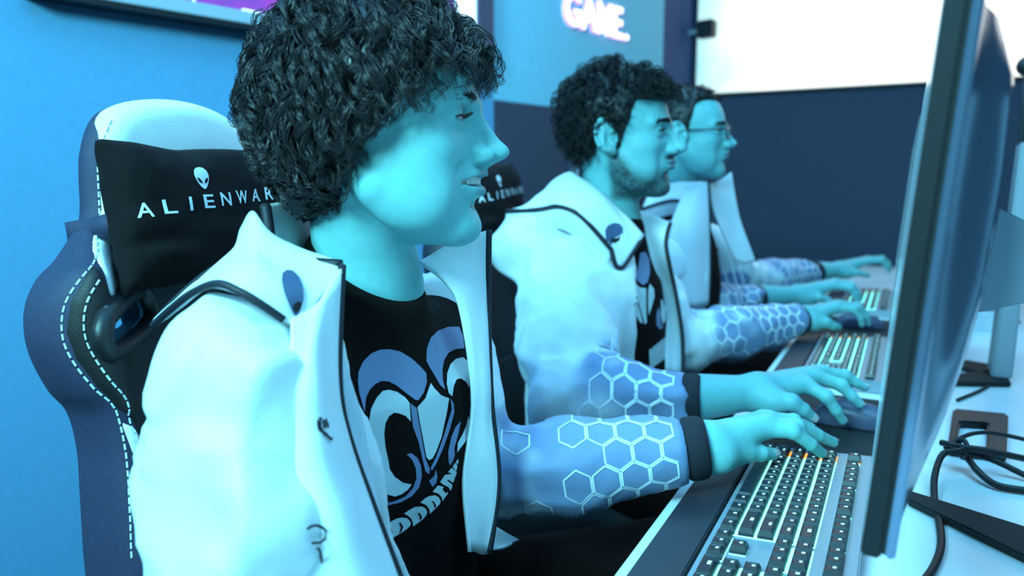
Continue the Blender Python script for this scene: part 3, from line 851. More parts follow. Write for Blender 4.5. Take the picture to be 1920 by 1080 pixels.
# stitching
st_parts = []
def stitch_line(pts, seg=0.0062, gap=0.0030, r=0.0011):
    pts = smooth_poly(pts, 6, False) if len(pts) > 3 else np.array(pts)
    L_ = np.concatenate([[0], np.cumsum(np.linalg.norm(np.diff(pts, axis=0), axis=1))])
    s = 0.0
    while s + seg < L_[-1]:
        ab = [np.array([np.interp(t, L_, pts[:, 0]), np.interp(t, L_, pts[:, 1])]) for t in (s, s + seg)]
        hs = [drop(*q) for q in ab]
        if all(h is not None for h in hs) and np.linalg.norm(hs[0][0] - hs[1][0]) < seg * 3:
            a, b = [h[0] + h[1] * 0.0006 - CL for h in hs]
            st_parts.append(tube_arrays([a, b], r, 5))
        s += seg + gap
edge = np.array(HALF[2:18])
def inset(poly, d):
    t = np.gradient(poly, axis=0); nrm = np.stack([t[:, 1], -t[:, 0]], 1); nrm /= np.linalg.norm(nrm, axis=1)[:, None]
    return poly + nrm * d
ins1, ins2 = inset(edge, 0.007), inset(edge, 0.0165)
for s in (1, -1):
    stitch_line([(s * a, b) for a, b in ins1])
    stitch_line([(s * a, b) for a, b in ins2[5:]])
    stitch_line([(s * a * CS, b * CS) for a, b in [(.167, -.300), (.156, -.34), (.151, -.38), (.146, -.43), (.143, -.52), (.140, -.60)]])
Vs, Fs = join_arrays(st_parts)
so = mesh_obj('stitching', Vs, Fs, M_thread, chair); so['kind'] = 'stuff'
# head pillow with its strap
def pillow_sdf(p):
    q = p - np.array([0.040, 0.022, -0.104])
    a, b = np.abs(q[:, 1]) / 0.130, np.abs(q[:, 2] + 0.006 * np.sin(q[:, 1] * 40)) / 0.080
    th = 0.006 + 0.034 * np.sqrt(np.clip(1 - a ** 3, 0, 1)) * np.sqrt(np.clip(1 - b ** 3, 0, 1))
    corner = 0.007 * (a * b) ** 2
    d2 = np.maximum(np.abs(q[:, 1]) - 0.128 - corner, np.abs(q[:, 2]) - 0.076 - corner)
    wr = 0.0022 * vnoise(p * np.array([30, 40, 55.0])) + 0.004 * np.exp(-((q[:, 2] + 0.03 + 0.2 * q[:, 1] * 0) / 0.008) ** 2) * sm(q[:, 1], 0.03, 0.11)
    return smax(d2, np.abs(q[:, 0]) - th + wr, 0.012) * 0.7
V, Q = mesh_sdf(pillow_sdf, (-0.02, -0.15, -0.20), (0.10, 0.18, 0.0), 0.0035)
pillow = tag(empty('neck_pillow', tuple(ch_world(0.05, 0.022, -0.104))), 'black neck pillow on the white chair headrest, with a pale alien head', 'pillow', 'neck pillows on the chairs')
PL = np.array(pillow.location)
pc = fast_obj('cushion', chair_place(V) - PL, Q[:, ::-1], M_pillow, pillow)
bvh_pil = obj_bvh([pc], PL)
for s in (1, -1):
    strap = [ch_world(0.035, s * 0.120 + 0.02, -0.108), ch_world(0.020, s * 0.137 + 0.008, -0.110), ch_world(-0.004, s * 0.1435, -0.111), ch_world(-0.04, s * 0.142, -0.111), ch_world(-0.052, s * 0.10, -0.111)]
    pts = catmull(strap, 6); V, F = [], []
    for p in pts:
        V += [p - PL + CH_U * 0.012, p - PL - CH_U * 0.012]
    for i in range(len(pts) - 1): F.append((2 * i, 2 * i + 1, 2 * i + 3, 2 * i + 2))
    so_ = mesh_obj('strap', V, F, M_cnavy, pillow, True)
    mod = so_.modifiers.new('thick', 'SOLIDIFY'); mod.thickness = 0.003
def decal(name, polys, hit, material, parent, loc, off=0.0008, cell=0.004, sub=True):
    """flat print: polygons in a 2-D print space, laid on a surface by hit(a, b) -> (point, normal)"""
    bm = bmesh.new()
    for poly in polys:
        vs = [bm.verts.new((x, y, 0)) for x, y in poly]
        bm.faces.new(vs)
    bm.normal_update()
    bmesh.ops.triangulate(bm, faces=list(bm.faces))
    for _ in range(6 if sub else 0):
        long_ = [e for e in bm.edges if e.calc_length() > cell]
        if not long_: break
        bmesh.ops.subdivide_edges(bm, edges=long_, cuts=1)
        bmesh.ops.triangulate(bm, faces=[f for f in bm.faces if len(f.verts) > 3])
    bad = []
    for v in bm.verts:
        h = hit(v.co.x, v.co.y)
        if h is None: bad.append(v); continue
        v.co = Vector(h[0] + h[1] * off - loc)
    bmesh.ops.delete(bm, geom=bad, context='VERTS')
    bmesh.ops.recalc_face_normals(bm, faces=bm.faces)
    return bm_obj(name, bm, material, parent, True)
def alien_polys(cx, cy, w_, h_, flip=1):
    """pale head outline without its eyes, and the two eyes"""
    head = [(cx + flip * w_ * x, cy + h_ * y) for x, y in [(0, .5), (.25, .46), (.42, .34), (.5, .14), (.46, -.06), (.36, -.24), (.22, -.38), (.08, -.48), (0, -.5), (-.08, -.48), (-.22, -.38), (-.36, -.24), (-.46, -.06), (-.5, .14), (-.42, .34), (-.25, .46)]]
    eye = [(.38, .02), (.36, -.10), (.26, -.20), (.12, -.25), (.08, -.20), (.16, -.08), (.28, .00)]
    e1 = [(cx + w_ * x, cy + h_ * y) for x, y in eye]; e2 = [(cx - w_ * x, cy + h_ * y) for x, y in eye[::-1]]
    return head, [e1, e2]
def text_polys(body, size, spacing=1.0, bold=0.0):
    me = text_mesh(body, size, 0.0, spacing, bold)
    co = [v.co.copy() for v in me.vertices]
    out = [[(co[i].x, co[i].y) for i in p.vertices] for p in me.polygons]
    bpy.data.meshes.remove(me); return out
def pil_hit(v, w_): return drop(v, w_, 0.3, bvh_pil)
cy_a, cy_b = ch_vw(281, 398, 0.088), ch_vw(486, 368, 0.088)
em = ch_vw(395, 331, 0.090)
emh = abs(ch_vw(395, 310, 0.09)[1] - ch_vw(395, 352, 0.09)[1])
head_, eyes_ = alien_polys(em[0], em[1], emh * 0.80, emh)
eo = decal('alien_emblem', [head_], pil_hit, M_print, pillow, PL)
decal('emblem_eyes', eyes_, pil_hit, M_pillow, eo, PL, 0.0016)
for c in eo.children: c.location = (0, 0, 0)
tw_ = abs(cy_b[0] - cy_a[0]) / 6.35
letters = 'ALIENWARE'
lp = []
for i, chh in enumerate(letters):
    tp = text_polys(chh, 1.0, 1.0, 0.012)
    xs = [x for q in tp for x, y in q]; ys_ = [y for q in tp for x, y in q]
    x0_, x1_ = min(xs), max(xs); lw = (0.30 if chh == 'I' else 1.0)
    cxv = cy_a[0] - (i + 0.5) * tw_; hh = emh * 0.62; ww = tw_ * 0.66 * (0.22 if chh == 'I' else 1.05 if chh == 'W' else 0.9)
    for q in tp:
        lp.append([(cxv - ((x - x0_) / (x1_ - x0_) - 0.5) * ww, cy_a[1] + (cy_b[1] - cy_a[1]) * (i + .5) / 7.0 + (y / 0.72 - 0.5) * hh + hh * .25) for x, y in q])
decal('printed_name', lp, pil_hit, M_print, pillow, PL, 0.0008, 0.006)
# seat, lift and base
seat_o = CH_O + CH_U * (-0.62 * CS)
def seat_sdf(p):
    q = np.abs(p - np.array([0.26, 0, 0.0])) - np.array([0.27, 0.225, 0.045])
    d = np.linalg.norm(np.maximum(q, 0), axis=1) + np.minimum(q.max(1), 0) - 0.03
    return d - 0.03 * np.exp(-((np.abs(p[:, 1]) - 0.21) / 0.05) ** 2) * (p[:, 2] > -0.02)
V, Q = mesh_sdf(seat_sdf, (-0.1, -0.32, -0.12), (0.62, 0.32, 0.14), 0.012)
def seat_w(V): 
    o = np.array([seat_o[0], seat_o[1], 0.46]); return o + V[:, :1] * _F0 + V[:, 1:2] * CH_R + V[:, 2:] * v3(0, 0, 1)
fast_obj('seat', seat_w(V) - CL, Q[:, ::-1], M_cblack, chair)
sc_ = np.array([seat_o[0], seat_o[1], 0]) + _F0 * 0.24 - CL
def cyl(name, a, b, r, m_, parent, n=16): return tube_obj(name, [a, b], r, m_, parent, n, 1)
cyl('gas_lift', sc_ + v3(0, 0, 0.10), sc_ + v3(0, 0, 0.40), 0.028, M_black, chair)
for s in (1, -1):
    cyl('recline_bracket', seat_w(np.array([[0.02, s * 0.24, -0.03]]))[0] - CL, ch_world(-0.03, s * 0.20, -0.57) - CL, 0.018, M_black, chair)
for k in range(5):
    a = 2 * math.pi * k / 5 + 0.3
    e = sc_ + v3(math.cos(a), math.sin(a), 0) * 0.30
    lg = tube_obj('base_leg', [sc_ + v3(0, 0, 0.12), (sc_ + e) / 2 + v3(0, 0, 0.105), e + v3(0, 0, 0.075)], np.linspace(0.03, 0.02, 5), M_black, chair, 8, 2)
    bm = bmesh.new(); bmesh.ops.create_cone(bm, cap_ends=True, segments=16, radius1=0.028, radius2=0.028, depth=0.045)
    R_ = Matrix.Rotation(math.pi / 2, 3, 'X')
    for v in bm.verts: v.co = R_ @ v.co + Vector(e + v3(0, 0, 0.0285))
    bm_obj('caster', bm, M_blackm, chair)
def recolour(root, table):
    for o_ in [root] + [c for c in root.children_recursive]:
        nm = o_.name.split('.')[0]
        if nm in table and o_.type == 'MESH':
            o_.material_slots[0].link = 'OBJECT'; o_.material_slots[0].material = table[nm]
for dx, dy, rz, lab, plab in ((-0.035, 0.765, 0.0, 'black gaming chair behind the bearded man', 'black neck pillow with pale lettering, seen past the nose of the curly haired man'),
                         (-0.02, 1.40, 0.0, 'black gaming chair behind the man with glasses', 'black neck pillow behind the man with glasses')):
    c2 = copy_tree(chair); c2['label'] = lab
    c2.location = (chair.location[0] + dx, chair.location[1] + dy, 0)
    recolour(c2, {'headrest_panel': M_cgrey, 'backrest_shell': M_cgrey})
    p2 = copy_tree(pillow); p2['label'] = plab
    p2.location = (pillow.location[0] + dx, pillow.location[1] + dy, pillow.location[2])
# ------------------------------------------------------------------ people: heads
M_skin = mat('skin', (0.5, 0.4, 0.35), 0.5, attr='Col', noise=0.05, nscale=120, bump=0.08, bscale=900, spec=0.35)
M_hair = mat('dark_hair', (0.034, 0.026, 0.028), 0.33, spec=0.6)
M_hair2 = mat('black_hair', (0.011, 0.009, 0.010), 0.5, spec=0.4)
M_eye = mat('eyeball', (0.75, 0.78, 0.78), 0.15, attr='Col')
M_teeth = mat('teeth', (0.80, 0.80, 0.74), 0.3)
M_mouth = mat('mouth_inside', (0.03, 0.012, 0.012), 0.6)
def frame(yaw_deg, pitch_deg=0.0, roll_deg=0.0):
    """columns: forward, left, up. yaw from +x towards +y; pitch up positive; roll leans towards the left ear"""
    a, b, c = map(math.radians, (yaw_deg, pitch_deg, roll_deg))
    f = v3(math.cos(a) * math.cos(b), math.sin(a) * math.cos(b), math.sin(b))
    l = v3(-math.sin(a), math.cos(a), 0)
    u = np.cross(f, l)
    l2 = l * math.cos(c) - u * math.sin(c); u2 = u * math.cos(c) + l * math.sin(c)
    return np.stack([f, l2, u2], 1)
def head_sdf_factory(o):
    """o: dict of options in millimetres; the head looks along +x, eye line at z = 0"""
    sm_ = o.get('smile', 0.0); nk = o['neck']; w_ = o.get('wide', 1.0); nl = o.get('nose', 1.0); jl = o.get('jaw', 0.0)
    full = o.get('full', 0.0)
    def f(p):
        p = p * 1.0
        ay = np.abs(p[:, 1]); q = np.stack([p[:, 0], ay / w_, p[:, 2]], 1)
        d = ellip(q, (-4, 0, 24), (93, 73, 80))
        d = smin(d, ellip(q, (38, 0, -34), (52, 54, 80)), 26)
        d = smin(d, cone(q, (8, 49, -56 - jl), (70, 17, -97 - jl), 17 + full, 15), 26)
        d = smin(d, ellip(q, (80, 0, -97 - jl), (15, 21, 15)), 14)
        d = smin(d, ellip(q, (47, 41, -28 - full), (27, 19 + full, 18 + full)), 20)
        d = smin(d, ellip(q, (40, 44, -66), (34, 14 + full, 30)), 20)
        # brow
        d = smin(d, cone(q, (86, 7, 12), (66, 45, 13), 8.0, 7), 12)
        # muzzle
        d = smin(d, ellip(q, (74, 0, -60), (22, 27, 24)), 14)
        # eye socket
        d = smax(d, -ellip(q, (93, 31, -3), (16.5, 17, 11.5)), 11)
        # nose
        d = smin(d, cone(q, (85, 0, 8), (104 * 1.0 + 4 * nl, 0, -25), 6.0, 7.0), 9)
        d = smin(d, cone(q, (80, 0, 4), (91, 0, -30), 9.0, 12.5), 6)
        d = smin(d, ellip(q, (106 + 5 * nl, 0, -29.5), (10, 8.5, 7.5)), 5)
        d = smin(d, ellip(q, (98, 11.5, -33), (11, 6.5, 7.5)), 4)
        d = smin(d, cone(q, (109, 0, -35), (97, 0, -41), 3.5, 5), 4)
        d = smax(d, -ellip(q, (103, 7.5, -39.5), (7.5, 3.6, 4.4)), 1.5)
        # lips
        cz, cx, cyy = -55.5, 79, 25
        gap = o.get('gap', 0.0)
        if sm_ > 0:
            d = smin(d, chain(q, MOUTH_U, [4.0, 3.8, 3.0, 1.5], 2), 4.0)
            d = smin(d, chain(q, MOUTH_L, [4.8, 4.4, 3.2, 1.5], 2), 4.0)
            d = smax(d, -chain(q, MOUTH_O, [4.8, 4.7, 3.6, 1.0], 1.5), 0.8)
            d = smax(d, -ellip(q, (92, 0, -77), (9, 15, 4.0)), 7)
            gap = None
        if gap is not None: d = smin(d, chain(q, [(99.5, 0, -51.5 + gap * .3), (95, 12, -52 + gap * .3 + sm_), (cx, cyy, cz)], [4.6, 4.0, 1.8], 2), 3.5)
        if gap is not None: d = smin(d, chain(q, [(97.5, 0, -61.5 - gap), (93.5, 11, -61.3 - gap), (cx, cyy, cz - 1)], [5.2, 4.6, 1.8], 2), 3.5)
        if gap is not None: d = smax(d, -ellip(q, (95, 0, -73 - gap), (9, 16, 4.0)) , 7)
        if gap is None: pass
        elif gap > 0:
            d = smax(d, -chain(q, [(102, 0, -56 - gap * .35), (95, 13, -55.5 - gap * .35 + sm_ * 1.5), (cx + 3, cyy - 4, cz - .3)], [gap * .75 + .6, gap * .7 + .4, 0.7], 1), 1.0)
        else:
            d = smax(d, -chain(q, [(104, 0, -56.3), (98, 13, -56), (cx + 2, cyy + 1, cz - .5)], [0.9, 0.9, 0.9], 1), 1.6)
        # smile fold
        if sm_ > 0.3:
            d = smax(d, -chain(q, [(92, 18, -34), (78, 36, -46), (58, 46, -62)], [0.8, 1.6, 0.6], 3), 7)
        # eyelids round the eyeball
        e = q - np.array([70.5, 31, -2.0]); r = np.linalg.norm(e, axis=1)
        d = smin(d, r - 13.4, 3.0)
        op = o.get('open', 3.4)
        al = np.clip(1 - (e[:, 1] / 12.5) ** 2, 0, 1)
        slit = np.maximum(np.abs(e[:, 2] - 0.2) - op * al, 12.0 - r)
        slit = np.maximum(slit, -(e[:, 0] - 2)); slit = np.maximum(slit, r - 15.5)
        d = np.maximum(d, -slit)
        # ear
        er = q - np.array([-6.0, 73.0, -10.0])
        ca, sa = math.cos(.28), math.sin(.28)
        ex = er[:, 0] * ca + er[:, 2] * sa; ez = -er[:, 0] * sa + er[:, 2] * ca; ey = er[:, 1] + ex * 0.30 - 4
        E_ = np.stack([ex, ey, ez], 1)
        disc = ellip(E_, (0, 0, 0), (17, 4.5, 29))
        rim = np.sqrt((np.sqrt((ex * 1.72) ** 2 + ez ** 2) - 28) ** 2 / 2.0 + (ey - 3) ** 2) - 3.4
        ear = smin(disc, np.where(ez > -16, rim, rim + 3), 3)
        ear = smin(ear, ellip(E_, (3, 1, -29), (7, 4.5, 8)), 4)
        ear = smax(ear, -ellip(E_, (3, 6, -6), (8.5, 6.5, 12)), 3)
        ear = smin(ear, ellip(E_, (11, 2, -6), (4, 4, 5)), 3)
        ear = smin(ear, cone(E_, (0, 3, 14), (-6, 3, -12), 2.2, 2.2), 3)
        if o.get('ear', True): d = smin(d, ear, 3)
        # neck
        d = smin(d, cone(p, (-22, 0, -40), nk[0], 47, nk[1]), 16)
        d = smin(d, cone(p, nk[0], nk[2], nk[1], nk[1] + 8), 20)
        d = smin(d, ellip(q, (34, 0, -84 - jl), (34, 34, 16 + full)), 16)
        return d
    return f
MOUTH_U = [(98, 0, -49.5), (92, 13, -50), (78, 27, -53), (63, 36, -57)]
MOUTH_L = [(95, 0, -65.5), (89.5, 13, -64.5), (76, 27, -61.5), (63, 36, -57.5)]
MOUTH_O = [(100, 0, -56.5), (94, 13.5, -56.5), (79, 28, -57), (65, 37, -57.2)]
def lips_mask(p, o):
    sm_ = o.get('smile', 0.0); gap = o.get('gap', 0.0)
    q = np.stack([p[:, 0], np.abs(p[:, 1]), p[:, 2]], 1)
    cz, cx, cyy = -55.5, 79, 25
    if sm_ > 0:
        a, b = chain(q, MOUTH_U, [3.0, 2.8, 2.2, 1.0], 2), chain(q, MOUTH_L, [4.0, 3.6, 2.6, 1.0], 2)
        return 1 - sm(np.minimum(a, b), 0.0, 2.2)
    a = chain(q, [(100.5, 0, -52.5 + gap * .3), (96, 12, -53 + gap * .3 + sm_), (cx, cyy, cz)], [3.6, 3.0, 1.2], 2)
    b = chain(q, [(98.5, 0, -61.0 - gap), (94.5, 11, -61 - gap), (cx, cyy, cz - 1)], [4.4, 3.8, 1.2], 2)
    return 1 - sm(np.minimum(a, b), 0.0, 1.8)
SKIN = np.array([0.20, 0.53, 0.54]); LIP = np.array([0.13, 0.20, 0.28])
def place(V, R, o): return (V * 0.001) @ R.T + o
def make_head(o, R, org, scale, res, skin):
    """returns world-space verts, quads and skin colours"""
    f = head_sdf_factory(o)
    V, Q = mesh_sdf(f, (-110, -100, o['zlo']), (125, 100, 125), res, refine=1, slack=2.3)
    col = np.tile(skin, (len(V), 1))
    m_ = lips_mask(V, o)[:, None]; col = col * (1 - m_) + LIP * m_
    if 'paint' in o: col = o['paint'](V, col)
    return place(V * scale, R, org), Q, col
def eye_balls(R, org, scale, parent, loc, look=(1, 0, 0)):
    for s in (1, -1):
        bm = bmesh.new(); bmesh.ops.create_uvsphere(bm, u_segments=32, v_segments=24, radius=12.1)
        V = np.array([v.co[:] for v in bm.verts]); F = [[v.index for v in f.verts] for f in bm.faces]; bm.free()
        l = np.array(look, float); l /= np.linalg.norm(l)
        c = (V / 12.1) @ l
        col = np.where((c > 0.985)[:, None], [0.004] * 3, np.where((c > 0.885)[:, None], [0.05, 0.03, 0.02], [0.62, 0.64, 0.66]))
        V2 = place((V + np.array([70.5, 31 * s, -2.0])) * scale, R, org) - loc
        o = mesh_obj('eyeball', V2, F, M_eye, parent, True)
        a = o.data.color_attributes.new('Col', 'FLOAT_COLOR', 'POINT')
        a.data.foreach_set('color', np.concatenate([col, np.ones((len(col), 1))], 1).astype(np.float32).ravel())
def lashes(R, org, scale, parent, loc, op, material, length=6.0):
    for s in (1, -1):
        t = np.linspace(-0.95, 0.95, 15); y = t * 12.0; z = 0.2 + op * np.clip(1 - t ** 2, 0, 1) + 0.3
        x = np.sqrt(np.maximum(13.9 ** 2 - y ** 2 - z ** 2, 1.0))
        pts = np.stack([70.5 + x, s * (31 + y), -2.0 + z], 1)
        W_ = lambda q: place(np.asarray(q) * scale, R, org) - loc
        V1, F1 = tube_arrays(W_(pts), 0.0009 * scale, 5)
        lst = [(V1, F1)]
        for k in range(26):
            u = -0.9 + 1.8 * k / 25; i = np.interp(u, t, np.arange(15)); p0 = np.array([np.interp(i, np.arange(15), pts[:, c]) for c in range(3)])
            d = np.array([0.9, s * 0.35 * (u + 0.3), 0.1]); pp = [p0, p0 + d * length * .5 - np.array([0, 0, .4]), p0 + d * length + np.array([0, 0, 1.2])]
            lst.append(tube_arrays(W_(pp), np.array([.00035, .00028, .0001]), 4))
        V, F = join_arrays(lst); o = mesh_obj('eyelashes', V, F, material, parent); o['kind'] = 'stuff'
def strands(roots, dirs, length, curl, wave, grav, rs, steps=18, per=6, spread=3.0, rad=0.4, push=None, width=None, seed=1, stiff=0.6):
    """clumps of wavy strands grown from roots (mm); returns tubes (V,Q) in mm"""
    rng = np.random.RandomState(seed); N = len(roots)
    p = roots.copy(); d = dirs / (np.linalg.norm(dirs, axis=1)[:, None] + 1e-9)
    L_ = np.broadcast_to(length, (N,)) if np.ndim(length) <= 1 else length
    path = [p.copy()]; tang = [d.copy()]
    for s in range(steps - 1):
        t = (s + 1) / steps
        d = d + np.asarray(grav) * (1 - stiff) * (0.4 + 0.6 * t) + rng.randn(N, 3) * 0.05
        if push is not None: d = push(p, d, t)
        d /= np.linalg.norm(d, axis=1)[:, None] + 1e-9
        p = p + d * (L_ / steps)[:, None]
        path.append(p.copy()); tang.append(d.copy())
    path = np.stack(path, 1); tang = np.stack(tang, 1)
    ref = rng.randn(N, 3); u = np.cross(tang, ref[:, None, :]); u /= np.linalg.norm(u, axis=2, keepdims=True) + 1e-9
    v = np.cross(tang, u)
    tt = np.linspace(0, 1, steps)[None, :]
    ph0 = rng.rand(N, 1) * 6.283; sgn = np.where(rng.rand(N, 1) > .5, 1, -1)
    wl = np.asarray(wave) * (0.75 + 0.5 * rng.rand(N, 1))
    amp = np.broadcast_to(curl, (N,))[:, None] * np.minimum(tt * 1.6, 1.0) * (0.7 + 0.6 * rng.rand(N, 1))
    out, rr = [], []
    for k in range(per):
        ph = ph0 + sgn * 6.283 * tt * L_[:, None] / wl + rng.randn(N, 1) * 0.25
        off = u * (np.cos(ph) * amp)[..., None] + v * (np.sin(ph) * amp)[..., None]
        sp_ = rng.randn(N, 1, 3) * spread * (0.35 + 0.65 * (1 - np.abs(2 * tt - 0.9))[..., None].clip(0, 1) + 0.25 * tt[..., None])
        out.append(path + off + sp_)
        rr.append(np.broadcast_to(rad * (1.0 - 0.75 * tt ** 2) * (0.8 + 0.4 * rng.rand(N, 1)), (N, steps)))
    out = np.concatenate(out); rr = np.concatenate(rr)
    return tubes_batch(out, rr, rs)
# ------------------------------------------------------------------ people: bodies and clothes
M_jacket = mat('white_jacket_cloth', (0.8, 0.84, 0.87), 0.55, attr='Col', bump=0.12, bscale=350, sheen=0.1)
M_lining = mat('jacket_lining', (0.62, 0.68, 0.76), 0.7, noise=0.06, nscale=300, bump=0.2, bscale=900)
M_tee = mat('black_tee_cloth', (0.0075, 0.0045, 0.004), 0.95, noise=0.2, nscale=200, bump=0.2, bscale=700, spec=0.15)
M_pants = mat('black_trousers', (0.012, 0.006, 0.005), 0.95, noise=0.25, nscale=200, spec=0.1)
M_pviolet = mat('print_blue', (0.20, 0.25, 0.42), 0.7)
M_pwhite = mat('print_white', (0.62, 0.72, 0.74), 0.7)
M_hex = mat('hexagon_line_print', (0.80, 0.86, 0.95), 0.5)
M_emblem = mat('emblem_slate', (0.06, 0.10, 0.20), 0.55)
M_cuff = mat('knit_cuff', (0.012, 0.012, 0.020), 0.85, bump=0.3, bscale=500)
M_shoe = mat('black_shoe', (0.012, 0.012, 0.013), 0.5)
WHITE = np.array([0.80, 0.84, 0.87]); FORE_PRINT_SHADE = np.array([0.19, 0.26, 0.44])  # second colour: greyer forearm print with the forearm's shade put in
def sheet_pts(rows, nu=8, nv=6):
    rows = [catmull([P(*q) for q in r], nu) for r in rows]
    return np.array([catmull([r[j] for r in rows], nv) for j in range(len(rows[0]))])     # (cols, rows, 3)
def sheet_obj(name, G, m_, parent, loc, thick=0.004, wr=0.0, seed=0.0):
    a, b, _ = G.shape
    if wr:
        n = np.cross(np.gradient(G, axis=0), np.gradient(G, axis=1)); n /= np.linalg.norm(n, axis=2, keepdims=True) + 1e-9
        e = np.minimum(np.minimum(np.arange(a), a - 1 - np.arange(a))[:, None] / 4.0, 1.0)
        G = G + n * (wr * vnoise(G * 22 + seed) * e)[..., None]
    V = (G - loc).reshape(-1, 3)
    idx = np.arange(a * b).reshape(a, b)
    Q = np.stack([idx[:-1, :-1], idx[1:, :-1], idx[1:, 1:], idx[:-1, 1:]], -1).reshape(-1, 4)
    o = fast_obj(name, V, Q, m_, parent, True, {'Col': np.tile(WHITE, (len(V), 1))})
    md = o.modifiers.new('thick', 'SOLIDIFY'); md.thickness = thick; md.offset = 0
    return o
def bvh_of(V, Q): return BVHTree.FromPolygons([tuple(map(float, v)) for v in V], [tuple(map(int, q)) for q in Q])
def cam_hit(bvh):
    def h(a, b):
        r = ray(a, b); r = r / np.linalg.norm(r)
        k = bvh.ray_cast(Vector(CAM), Vector(r))
        if k[0] is None: return None
        n = np.array(k[1]); n = n if n @ r < 0 else -n
        return np.array(k[0]), n
    return h
def hand_sdf(h):
    """h: dict wrist, elbow, fingers [[mcp,pip,dip,tip]...] index..little, thumb [cmc,mcp,ip,tip]; metres; s: size"""
    s = h.get('s', 1.0); R = lambda *a: [x * 0.001 * s for x in a]
    wr = h['wrist']; mc = [f_[0] for f_ in h['fingers']]
    def f(p):
        d = cone(p, h['elbow'], wr, 0.036 * s, 0.0245 * s)
        palm = None
        for i, m_ in enumerate(mc):
            r0, r1 = 0.0195 * s, (0.0125, 0.0128, 0.012, 0.011)[i] * s
            e = cone(p, wr + (m_ - wr) * 0.12, m_, r0, r1)
            palm = e if palm is None else smin(palm, e, 0.012 * s)
        d = smin(d, palm, 0.022 * s)
        t = h['thumb']
        d = smin(d, chain(p, [wr + (t[0] - wr) * 0.3, t[0], t[1]], R(17, 17, 12), 0.012 * s), 0.016 * s)
        d = smin(d, chain(p, [t[1], t[2], t[3]], R(11.2, 9.6, 7.8), 0.003 * s), 0.006 * s)
        for i, fg in enumerate(h['fingers']):
            k = (1.0, 1.0, 0.95, 0.85)[i]
            c = chain(p, fg, R(10.8 * k, 9.2 * k, 8.0 * k, 6.6 * k), 0.0025 * s)
            c = smin(c, sphere(p, fg[1], 0.0098 * s * k), 0.004 * s)
            d = smin(d, c, 0.0055 * s)
        return d
    return f
def hand_mesh(h, res):
    pts = [h['wrist'], h['elbow']] + [q for g in h['fingers'] for q in g] + list(h['thumb'])
    pts = np.array(pts); V, Q = mesh_sdf(hand_sdf(h), pts.min(0) - 0.045, pts.max(0) + 0.045, res, refine=1)
    return V, Q
def nails(h, parent, loc, up=(0, 0, 1)):
    M_nail = mat('finger_nail', (0.50, 0.50, 0.52), 0.3)
    s = h.get('s', 1.0)
    for g, r in [(h['thumb'], 0.0078)] + [(f_, 0.0066 * k) for f_, k in zip(h['fingers'], (1, 1, .95, .85))]:
        r *= s
        ax = g[-1] - g[-2]; ax /= np.linalg.norm(ax)
        n = np.array(h.get('nail_dir', up), float) if g is h['thumb'] else v3(*up) + 0.3 * ax
        n = n - ax * (n @ ax); n /= np.linalg.norm(n); sd = np.cross(ax, n)
        V, F = [], []
        for i, u in enumerate(np.linspace(-0.55, 0.75, 6)):
            for j, a in enumerate(np.linspace(-0.85, 0.85, 7)):
                rr = r * (1.04 - 0.06 * max(u, 0)); edge_ = math.sqrt(max(0.05, 1 - ((u - 0.1) / 0.85) ** 4))
                V.append(g[-1] + ax * u * r * 1.15 + rr * (n * math.cos(a * edge_) + sd * math.sin(a * edge_)) - loc)
        for i in range(5):
            for j in range(6): F.append((i * 7 + j, i * 7 + j + 1, i * 7 + j + 8, i * 7 + j + 7))
        o = mesh_obj('fingernail', V, F, M_nail, parent, True)
        md = o.modifiers.new('thick', 'SOLIDIFY'); md.thickness = 0.0006
def torso_sdf(N, TF, grow=0.0, wide=1.0, sh=None, rsh=0.055):
    us = [-.60, -.40, -.25, -.12, -.05, 0.0]
    AF = [.125, .120, .118, .108, .088, .045]; AL = [.165, .165, .175, .178, .150, .075]
    def f(p):
        q = (p - N) @ TF; u = q[:, 2]
        af = np.interp(u, us, AF) * wide + grow; al = np.interp(u, us, AL) * wide + grow
        k0 = np.sqrt((q[:, 0] / af) ** 2 + (q[:, 1] / al) ** 2)
        d = (k0 - 1) * np.minimum(af, al)
        d = smax(d, u - 0.015 - grow * .3, 0.03)
        d = smax(d, -(u + 0.60), 0.03)
        if sh is not None:
            for s_ in sh: d = smin(d, cone(p, N + TF[:, 2] * -0.055, s_, 0.05 + grow * .5, rsh + grow), 0.06)
        return d
    return f
def folds(p, amp, sc=16.0, seed=0.0):
    w_ = p * sc + 0.8 * np.stack([vnoise(p * sc * .7 + 3 + seed), vnoise(p * sc * .7 + 9 + seed), vnoise(p * sc * .7 + 17 + seed)], 1)
    return amp * (1 - 2 * np.abs(vnoise(w_ + seed)))
